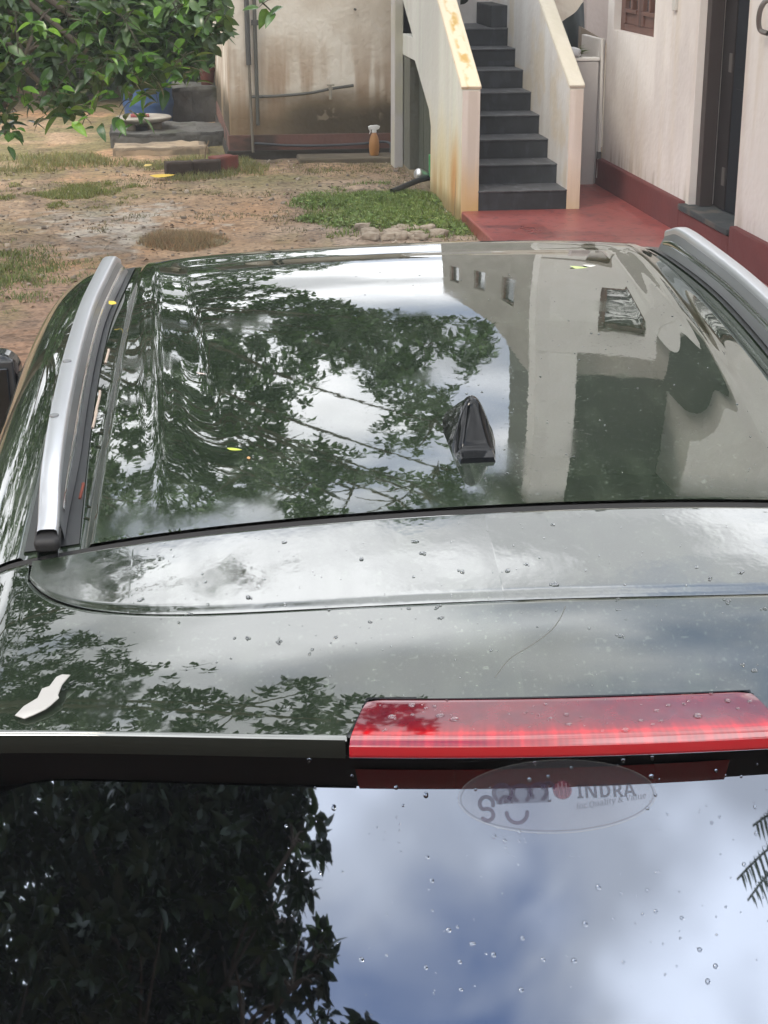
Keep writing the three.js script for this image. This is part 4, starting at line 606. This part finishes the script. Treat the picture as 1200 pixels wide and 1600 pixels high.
// shark fin aerial
{
  const fin = new THREE.Group(); fin.name = 'aerial_fin'; fin.userData.label = 'black shark fin aerial'; car.add(fin);
  const z0 = -0.325, z1 = -0.128, fx = 0.012;
  const bw = interp([0, 0.04, 0.12, 0.25, 0.45, 0.65, 0.85, 0.95, 1], [0.004, 0.016, 0.0255, 0.0325, 0.0355, 0.034, 0.0292, 0.0265, 0.0245]);
  const hh = interp([0, 0.1, 0.25, 0.42, 0.56, 0.66, 0.72, 0.76, 0.82, 0.87, 0.9, 1], [0.001, 0.013, 0.028, 0.045, 0.058, 0.07, 0.0708, 0.0685, 0.038, 0.014, 0.0095, 0.008]);
  const rw = interp([0, 0.3, 0.6, 0.78, 0.85, 0.9, 1], [0.002, 0.006, 0.0065, 0.0075, 0.014, 0.022, 0.024]);
  const body = grid(40, 90, (u, v) => { const z = mix(z0, z1, v), h = hh(v), b = bw(v), r = Math.min(rw(v), b * 0.9), a = (u - 0.5) * 2, k = Math.abs(a); let x, y; if (k < 0.35) { x = r * k / 0.35; y = h * (1 - 0.04 * (k / 0.35) ** 2); } else { const q = (k - 0.35) / 0.65; x = mix(r, b, q); y = h * 0.96 * (1 - Math.pow(q, 1.4)); } x *= Math.sign(a); return [fx + x, base(0, z) - 0.006 + 0.004 + y, z]; });
  part(fin, 'fin', body, phy({ color: lin(0.006, 0.007, 0.008), roughness: 0.07, ior: 1.38 }));
  const lastH = new THREE.Shape(); const pts = []; for (let i = 0; i <= 40; i++) pts.push([bw(i / 40) + 0.003, mix(z0 - 0.002, z1 + 0.003, i / 40)]);
  const ring = grid(2, 40, (u, v) => { const b = bw(v) + 0.005, z = mix(z0 - 0.002, z1 + 0.003, v); return [fx + (u - 0.5) * 2 * b, base(0, z) - 0.0045 + (u === 0.5 ? 0.0015 : 0), z]; });
  part(fin, 'gasket', ring, std({ color: lin(0.34, 0.37, 0.38), roughness: 0.3 }), 'pale grey gasket under the fin');
  part(fin, 'rear_face', grid(6, 4, (u, v) => { const a = (u - 0.5) * 2; return [fx + a * mix(0.0265, 0.022, v), base(0, z1) - 0.005 + v * 0.0105, z1 + 0.002 * (1 - v)]; }), blackGloss);
}
// spoiler
const zc = x => { const r = clamp(Math.abs(x + 0.004) / 0.592); return 0.018 + 0.192 * Math.pow(Math.max(0, 1 - Math.pow(r, 5.5)), 0.45) + 0.03 * x; };
const lip = x => 0.418 - 0.05 * (x / 0.6) ** 2 + 0.05 * x;
const LX = [-0.205, 0.287]; // brake lamp
{
  part(car, 'spoiler_top', grid(200, 60, (u, v) => { const x = mix(-0.584, 0.584, u), z = mix(seam(x) + 0.014, zc(x), v); return [x, base(x, z) - 0.002 * sstep(0.9, 1, v) - 0.004 * (1 - sstep(0, 0.03, v)), z]; }), paintRough, 'inner panel of the spoiler');
  const lowF = (u, v) => { const x = mix(-0.69, 0.69, u), z0 = Math.abs(x) > 0.586 ? seam(x) + 0.016 : zc(x) + 0.0016 + 0.003 * sstep(0.45, 0.56, Math.abs(x)), z1 = lip(x), w = Math.min(v / 0.86, 1), z = mix(z0, z1, w); let y = base(x, z) + 0.0005; if (v > 0.86) { const a = (v - 0.86) / 0.14 * 0.7, r = 0.006; const s0 = 0.45; return [x, base(x, z1) - r * (1 - Math.cos(a)) - s0 * r * Math.sin(a), z1 + r * Math.sin(a) * 0.9]; } return [x, y - 0.0025 * (1 - sstep(0, 0.03, w)), z]; };
  // the lower panel leaves a recess for the lamp
  const lampZ = x => lip(x) - 0.054, inLamp = (x, z) => { const k = clamp((z - lampZ(x)) / 0.054); const a = mix(LX[0] + 0.026, LX[0], k), b = mix(LX[1] - 0.03, LX[1], k); return x > a && x < b && z > lampZ(x); };
  const NU = 552, NV = 100, g = grid(NU, NV, lowF), p = g.attributes.position, old = g.index.array, idx = [];
  for (let i = 0; i < old.length; i += 3) { let c = 0; for (let k = 0; k < 3; k++) { const q = old[i + k]; const row = Math.floor(q / (NU + 1)) / NV; if (inLamp(p.getX(q), p.getZ(q)) || (row > 0.86 && p.getX(q) > LX[0] && p.getX(q) < LX[1])) c++; } if (c < 3) idx.push(old[i], old[i + 1], old[i + 2]); }
  g.setIndex(idx); part(car, 'spoiler_lip', g, paint, 'outer panel of the spoiler');
  part(car, 'spoiler_underside', grid(60, 8, (u, v) => { const x = mix(-0.72, 0.72, u); return [x, base(Math.sign(x) * Math.min(Math.abs(x), 0.66), lip(x)) - 0.024 - 0.03 * v, mix(lip(x) - 0.002, 0.16, v)]; }), blackMatte);
  part(car, 'spoiler_lip_trim', grid(100, 3, (u, v) => { const x = mix(-0.685, LX[0] - 0.002, u); return [x, base(x, lip(x)) - 0.0012 - 0.025 * v, lip(x) + 0.0045 + 0.002 * Math.sin(v * 3.1) - 0.005 * v]; }), phy({ color: lin(0.012, 0.014, 0.012), roughness: 0.6, specularIntensity: 0.2 }));
  // brake lamp
  const lamp = new THREE.Group(); lamp.name = 'brake_light'; lamp.userData.label = 'wide red high mounted brake light'; car.add(lamp);
  const ribs = tex(1024, 96, (u, v) => { const c = Math.abs((u * 64) % 1 - 0.5) * 2, led = Math.exp(-Math.pow((((u * 14) % 1) - 0.5) / 0.12, 2)), n = fbm(u * 34, v * 7, 3, 4), m = fbm(u * 60, v * 12, 8, 3), low = sstep(0.52, 0.86, v), line = Math.exp(-Math.pow((v - 0.8) / 0.035, 2)); return [112 + 46 * n + 50 * low + 22 * c * low + 34 * led * low * (0.6 + m) + 40 * line, 20 + 36 * (1 - low) * m - 10 * low, 38 + 34 * (1 - low) * m - 6 * low]; });
  const lensM = phy({ map: ribs, color: lin(0.46, 0.46, 0.46), roughness: 0.03, ior: 2.1 });
  const lens = grid(120, 30, (u, v) => { const k = v, a = mix(LX[0] + 0.026 + 0.004, LX[0] + 0.002, Math.pow(k, 0.8)), b = mix(LX[1] - 0.034, LX[1] - 0.002, Math.pow(k, 0.8)); const x = mix(a, b, u), zz = mix(lip(x) - 0.0528, lip(x) + 0.007, v), e = Math.min(1, v / 0.12); const rc = 0.007 * Math.pow(Math.max(0, 1 - v / 0.3), 2) * (Math.max(0, 1 - u / 0.05) ** 2 + Math.max(0, 1 - (1 - u) / 0.05) ** 2); return [x, base(x, Math.min(zz, lip(x))) - 0.003 + 0.004 * Math.sqrt(e * (2 - e)) - 0.010 * sstep(0.85, 1, v) ** 2 , zz + rc]; });
  { const uv = []; for (let j = 0; j <= 30; j++) for (let i = 0; i <= 120; i++) uv.push(i / 120, j / 30); lens.setAttribute('uv', new THREE.Float32BufferAttribute(uv, 2)); }
  part(lamp, 'lens', lens, lensM);
  part(lamp, 'lens_edge', grid(80, 6, (u, v) => { const x = mix(LX[0] + 0.002, LX[1] - 0.002, u); return [x, base(x, lip(x)) - 0.008 - 0.024 * Math.sqrt(v), lip(x) + 0.0072 - 0.05 * v * v * v]; }), phy({ color: lin(0.34, 0.006, 0.016), roughness: 0.12, ior: 1.6 }), 'bright red lower edge of the lens');
  part(lamp, 'surround', grid(3, 60, (u, v) => { // dark gasket line around three sides
    const k = v < 0.12 ? 1 - v / 0.12 : v > 0.88 ? (v - 0.88) / 0.12 : 0, x = v < 0.12 ? mix(LX[0], LX[0] + 0.026, v / 0.12) : v > 0.88 ? mix(LX[1] - 0.03, LX[1], (v - 0.88) / 0.12) : mix(LX[0] + 0.026, LX[1] - 0.03, (v - 0.12) / 0.76); const z = lip(x) - 0.054 * (1 - k); const o = (u - 0.5) * 0.006; return [x + (k > 0 ? o * (v < 0.5 ? 1 : -1) : 0), base(x, Math.min(z + o, lip(x))) + 0.0004, Math.min(z + o, lip(x) + 0.006)]; }), blackGloss);
}
// rear window with film
const TG = Math.tan(55 * rad);
const glassP = (x, s, off = 0) => { // s: distance down the glass from its top
  const c = Math.cos(55 * rad), n = Math.sin(55 * rad), z = 0.25 + s * c + 0.05 * x - 0.03 * (x / 0.6) ** 2 - 0.05 * (s - 0.35) ** 2 * 0.6, y = -0.23 - (0.25 - 0.3) * TG - s * n - 0.012 * (x / 0.6) ** 2;
  return [x, y + off * c, z + off * n];
};
{
  const win = part(car, 'rear_window', grid(90, 60, (u, v) => glassP(mix(-0.7, 0.7, u), v * 0.62)), filmGlass, 'dark reflective rear window');
  // dealer sticker
  const cv = document.createElement('canvas'); cv.width = 1024; cv.height = 384; const c = cv.getContext('2d');
  c.clearRect(0, 0, 1024, 384);
  c.fillStyle = 'rgba(190,196,200,0.099)'; c.beginPath(); c.ellipse(512, 192, 500, 180, 0, 0, 7); c.fill();
  c.strokeStyle = 'rgba(214,218,222,0.2)'; c.lineWidth = 5; c.beginPath(); c.ellipse(512, 192, 503, 184, 0, 0, 7); c.stroke(); c.strokeStyle = 'rgba(90,94,104,0.217)'; c.beginPath(); c.ellipse(512, 192, 490, 172, 0, 0, 7); c.stroke();
  c.fillStyle = 'rgba(80,76,98,0.36)'; c.font = 'bold 96px sans-serif'; c.fillText('INDRA', 610, 206);
  c.fillStyle = 'rgba(150,70,95,0.434)'; c.beginPath(); c.arc(540, 160, 48, 0, 7); c.fill(); c.fillStyle = 'rgba(196,200,206,0.341)'; c.fillRect(516, 126, 9, 70); c.fillRect(536, 118, 9, 84); c.fillRect(556, 126, 9, 70);
  c.strokeStyle = 'rgba(84,72,100,0.384)'; c.lineWidth = 20; c.lineCap = 'round'; // rounded script beside the emblem
  const arc = (x, y, r, a, b) => { c.beginPath(); c.arc(x, y, r, a, b); c.stroke(); };
  arc(150, 215, 34, 2.2, 6.6); arc(150, 270, 30, 4.4, 8.8); arc(235, 165, 44, 2.4, 7.6); arc(250, 215, 30, 3.2, 6.0); arc(330, 170, 42, 2.2, 7.2); arc(300, 265, 52, 0, 3.14); arc(420, 165, 40, 2.5, 7.4); arc(470, 150, 28, 3.3, 6.2); c.fillStyle = 'rgba(90,80,104,0.248)'; c.fillRect(200, 130, 270, 90);
  c.fillStyle = 'rgba(80,76,98,0.372)'; c.font = 'italic 40px serif'; c.save(); c.translate(600, 262); c.rotate(-0.12); c.fillText('for Quality & Value', 0, 0); c.restore();
  const t = new THREE.CanvasTexture(cv); t.colorSpace = THREE.SRGBColorSpace;
  const sg = grid(24, 12, (u, v) => glassP(mix(-0.074, 0.166, u), mix(0.165, 0.076, v), 0.0012)); { const uv = []; for (let j = 0; j <= 12; j++) for (let i = 0; i <= 24; i++) uv.push(i / 24, j / 12); sg.setAttribute('uv', new THREE.Float32BufferAttribute(uv, 2)); }
  part(win, 'dealer_sticker', sg, std({ map: t, transparent: true, roughness: 0.6 }), 'faint oval dealer sticker');
  // rain drops
  const drops = [], flat = (r, asp, h) => { const g = new THREE.SphereGeometry(1, 10, 5, 0, 6.2832, 0, Math.PI / 2); g.scale(r, r * h, r * asp); return g; };
  const nrm = V(0, Math.cos(55 * rad), Math.sin(55 * rad)), Q = new THREE.Quaternion().setFromUnitVectors(V(0, 1, 0), nrm);
  for (let k = 0; k < 230; k++) { const big = Math.pow(rnd(), 2.6), x = rr(-0.3, 0.36), s = rr(0.04, 0.34), g = flat(mix(0.0009, 0.0033, big), rr(0.95, 1.35), 0.55); g.applyQuaternion(Q); g.translate(...glassP(x, s, 0.0002)); drops.push(g); }
  const water = phy({ color: lin(0.95, 0.96, 0.98), roughness: 0.02, transmission: 1, thickness: 0.01, ior: 1.33 });
  part(win, 'rain_water', mergeGeometries(drops), water, null, 'stuff');
  const d2 = [];
  for (let k = 0; k < 210; k++) { const x = rr(-0.5, 0.34), z = rr(0.03, lip(x) - 0.01), r = mix(0.0007, 0.003, Math.pow(rnd(), 3)); const g = flat(r, rr(0.6, 1.6), 0.4); g.rotateY(rr(0, 3)); g.rotateX(0.3); g.translate(x, base(x, z) + 0.0008, z); d2.push(g); if (r > 0.0018 && rnd() < 0.6) for (let q = 0; q < 3; q++) { const h = flat(r * rr(0.4, 0.8), 1.2, 0.4), xx = x + rr(-2, 2) * r, zz = z + rr(-1.5, 1.5) * r; h.rotateX(0.3); h.translate(xx, base(xx, zz) + 0.0008, zz); d2.push(h); } }
  for (let k = 0; k < 46; k++) { const x = rr(LX[0] + 0.02, LX[1] - 0.03), z = lip(x) - rr(0.004, 0.046), r = mix(0.0008, 0.0034, Math.pow(rnd(), 2)); const g = flat(r * rr(1, 1.9), rr(0.5, 0.9), 0.45); g.rotateX(0.42); g.translate(x, base(x, z) + 0.0012, z); d2.push(g); }
  for (let k = 0; k < 160; k++) { const x = rr(-0.1, 0.5), z = rr(-1.1, -0.05), r = mix(0.0008, 0.0022, Math.pow(rnd(), 3)); const g = flat(r, 1.1, 0.4); g.translate(x, roofY(x, z) + 0.0002, z); d2.push(g); }
  part(car, 'rain_water', mergeGeometries(d2), water, null, 'stuff');
  part(car, 'scratch', tube([[-0.03, 0, 0.335], [-0.01, 0, 0.31], [0.02, 0, 0.29], [0.045, 0, 0.27], [0.06, 0, 0.25], [0.07, 0, 0.23]].map(([x, , z]) => [x, base(x, z) - 0.0006, z]), 0.0014, 40, 6), std({ color: lin(0.1, 0.105, 0.095), roughness: 0.8 }), 'long dried streak on the spoiler');
}
// the rest of the car below
{
  const side = (s) => {
    part(car, 'side_window', grid(30, 6, (u, v) => { const z = mix(-1.75, 0.05, u), top = base(0.7, Math.max(z, -1.6)) - 0.02; return [s * mix(0.712, 0.83, v), mix(Math.min(top, -0.06 - 0.2 * sstep(-1.3, -1.75, z)), -0.56, v), z]; }), filmGlass);
    part(car, 'door_frame_trim', grid(40, 2, (u, v) => { const z = mix(-1.62, 0.0, u); return [s * mix(0.7255, 0.738, v), base(0.7, z) - 0.07 - 0.05 * v, z]; }), std({ color: lin(0.14, 0.115, 0.06), roughness: 0.3, metalness: 0.5 }));  // brown-gold colour imitates the ground reflected in the edge trim
    part(car, 'mirror_arm', box([Math.min(s * 0.8, s * 0.9), -0.44, -1.86], [Math.max(s * 0.8, s * 0.9), -0.39, -1.78], 0.015), blackGloss);
    const m = part(car, 'door_mirror', new RoundedBoxGeometry(0.25, 0.2, 0.14, 4, 0.05).translate(s * 0.985, -0.315, -1.88), blackGloss, s < 0 ? 'left door mirror' : 'right door mirror');
    part(m, 'mirror_glass', new RoundedBoxGeometry(0.21, 0.155, 0.01, 3, 0.004).translate(s * 0.985, -0.318, -1.808), phy({ color: lin(0.05, 0.055, 0.06), metalness: 0.9, roughness: 0.06 }));
    part(m, 'mirror_rim', new RoundedBoxGeometry(0.236, 0.182, 0.012, 3, 0.005).translate(s * 0.985, -0.316, -1.8155), std({ color: lin(0.03, 0.032, 0.034), roughness: 0.4 }));
    part(car, 'quarter_panel', grid(20, 8, (u, v) => { const z = mix(0.0, 0.3, u); return [s * mix(0.715, 0.86, v), mix(base(0.69, Math.max(0, z)) - 0.01, -0.62, v), z]; }), paint);
  };
  side(-1); side(1);
  const st = [[-3.55, 0.62, -0.72, -1.25], [-3.45, 0.78, -0.62, -1.32], [-3.2, 0.86, -0.58, -1.36], [-2.1, 0.88, -0.5, -1.38], [-1.4, 0.89, -0.56, -1.38], [0.3, 0.885, -0.56, -1.38], [0.55, 0.86, -0.6, -1.36], [0.68, 0.8, -0.66, -1.3], [0.72, 0.7, -0.72, -1.22]];
  part(car, 'body', grid(48, 40, (u, v) => { const f = v * (st.length - 1), i = Math.min(st.length - 2, Math.floor(f)), k = fade(f - i), q = st[i].map((a, j) => mix(a, st[i + 1][j], k)), a = u * 2 * Math.PI, c = Math.cos(a), s = Math.sin(a), e = x => Math.sign(x) * Math.pow(Math.abs(x), 0.45); return [q[1] * e(c), (q[2] + q[3]) / 2 + (q[2] - q[3]) / 2 * e(s), mix(st[i][0], st[i + 1][0], f - i)]; }), paint);
  part(car, 'body_cap', mergeGeometries([box([-0.6, -1.2, -3.6], [0.6, -0.75, -3.5], 0.05, 3), box([-0.68, -1.2, 0.66], [0.68, -0.74, 0.75], 0.04, 3)]), paint);
  part(car, 'windscreen', grid(30, 12, (u, v) => { const x = mix(-1, 1, u) * mix(0.66, 0.76, v), z = mix(-1.6, -2.3, v) - 0.08 * (1 - (x / 0.76) ** 2); return [x, mix(base(0.0, -1.6) - 0.01 - crown(x), -0.53, v), z + 0.08]; }), filmGlass);
  part(car, 'tailgate', grid(30, 6, (u, v) => { const x = mix(-0.7, 0.7, u); const p = glassP(x, 0.615); return [x, mix(p[1] + 0.01, -1.0, v), mix(p[2], 0.735, Math.pow(v, 0.4))]; }), paint);
  for (const [x, z] of [[-0.8, -2.75], [0.8, -2.75], [-0.8, -0.15], [0.8, -0.15]]) { const w = part(car, 'wheel', new THREE.CylinderGeometry(0.32, 0.32, 0.2, 32).rotateZ(Math.PI / 2).translate(x, -1.262, z), rubber); part(w, 'rim', new THREE.CylinderGeometry(0.21, 0.2, 0.206, 20).rotateZ(Math.PI / 2).translate(x, -1.262, z), alu); }
  for (const s of [-1, 1]) part(car, 'tail_lamp', box([s > 0 ? 0.5 : -0.78, -0.8, 0.69], [s > 0 ? 0.78 : -0.5, -0.68, 0.76], 0.03, 3), phy({ color: lin(0.4, 0.01, 0.015), roughness: 0.1 }));
}
// small things lying on the car
{
  car.updateMatrixWorld(true);
  const on = (o, x, z, lift, tilt = [0, 0, 0]) => { const y = roofY(x, Math.min(z, 0)) * (z <= 0 ? 1 : 0) + (z > 0 ? base(x, z) : 0) + lift, e = 0.004, f = z > 0 ? base : roofY; const n = V(-(f(x + e, z) - f(x - e, z)) / (2 * e), 1, -(f(x, z + e) - f(x, z - e)) / (2 * e)).normalize(); o.position.copy(car.localToWorld(V(x, y, z))); const q = new THREE.Quaternion().setFromUnitVectors(V(0, 1, 0), n); o.quaternion.copy(car.quaternion).multiply(q).multiply(new THREE.Quaternion().setFromEuler(new THREE.Euler(...tilt, 'YXZ'))); };
  // torn white scrap
  const sh = [[0, 0], [0.012, -0.008], [0.017, -0.004], [0.031, 0.000], [0.039, 0.005], [0.045, 0.014], [0.047, 0.026], [0.051, 0.04], [0.054, 0.05], [0.05, 0.053], [0.04, 0.05], [0.033, 0.043], [0.03, 0.034], [0.022, 0.024], [0.01, 0.011]];
  const s = new THREE.Shape(sh.map(p => new THREE.Vector2(p[0] * 1.1 + 0.0034 * Math.sin(p[1] * 900), p[1] * 0.82 + 0.003 * Math.sin(p[0] * 1300)))), g = new THREE.ExtrudeGeometry(s, { depth: 0.0012, bevelEnabled: true, bevelSize: 0.0004, bevelThickness: 0.0004, bevelSegments: 1, steps: 1 }); g.rotateX(-Math.PI / 2);
  const sc = mesh(g, std({ color: lin(0.5, 0.495, 0.48), map: tex(128, 128, (u, v) => grey(190 + 60 * fbm(u * 9, v * 9, 3, 4))), bumpMap: bumpPlaster, bumpScale: 0.002, roughness: 0.8 })); on(sc, -0.575, 0.327, 0.006, [0.12, 0.0, 0.02]); add(sc, 'paper_scrap', 'torn white scrap lying on the left corner of the spoiler', 'scrap');
  const lf = (x, z, L, W, a, c, lab, name = 'roof_leaf') => { const o = mesh(leafGeo(L, W, 0.12, -0.3, 5), std({ color: lin(...c), roughness: 0.5 })); on(o, x, z, 0.003, [0, a, 0]); add(o, name, lab, 'leaf', 'leaves fallen on the car roof'); };
  lf(-0.335, -0.225, 0.022, 0.0085, 1.35, [0.42, 0.5, 0.06], 'small yellow green leaf lying on the left half of the car roof');
  lf(0.318, -1.09, 0.05, 0.022, 1.5, [0.45, 0.55, 0.22], 'pale green torn leaf lying near the front of the car roof'); lf(0.345, -1.1, 0.035, 0.016, 1.9, [0.75, 0.74, 0.66], 'bleached white leaf flake at the tip of the pale green leaf');
  lf(-0.385, -0.54, 0.016, 0.006, 1.5, [0.5, 0.42, 0.38], 'tiny pinkish flake on the left half of the car roof'); lf(-0.305, -0.19, 0.008, 0.005, 0.2, [0.45, 0.25, 0.1], 'tiny brown flake beside the yellow green leaf');
  const yl = mesh(leafGeo(0.018, 0.013, 0.1, -0.3, 4), std({ color: lin(0.6, 0.45, 0.06), roughness: 0.6 })); yl.position.copy(car.localToWorld(V(-0.549, 0.098, -0.92))); yl.rotation.set(0.1, 0.8, 0.2); add(yl, 'rail_leaf', 'little yellow leaf caught beside the left roof rail', 'leaf', null);
  const tw = [[-0.533, 0.092, -0.43], [-0.534, 0.085, -0.34]]; for (const [k, [a, b]] of [[0, [-0.47, -0.38]], [1, [-0.40, -0.33]], [2, [-0.14, -0.1]], [3, [-0.66, -0.6]]]) { const o = mesh(tube([[-0.532, base(0.53, a) + 0.012, a], [-0.529, base(0.53, (a + b) / 2) + 0.02, (a + b) / 2], [-0.533, base(0.53, b) + 0.01, b]], 0.0022, 10, 5), std({ color: k === 2 ? lin(0.16, 0.04, 0.025) : lin(0.42, 0.34, 0.28), roughness: 0.8 })); o.position.copy(car.position); o.quaternion.copy(car.quaternion); add(o, 'dry_twig', ['dry pale twig caught along the middle of the left roof rail', 'second dry twig caught just behind the pale twig', 'short reddish brown twig at the rear of the left roof rail', 'thin dry twig caught near the front half of the left roof rail'][k], 'twig', 'twigs caught beside the left roof rail'); }
}
renderer.render(scene, camera);
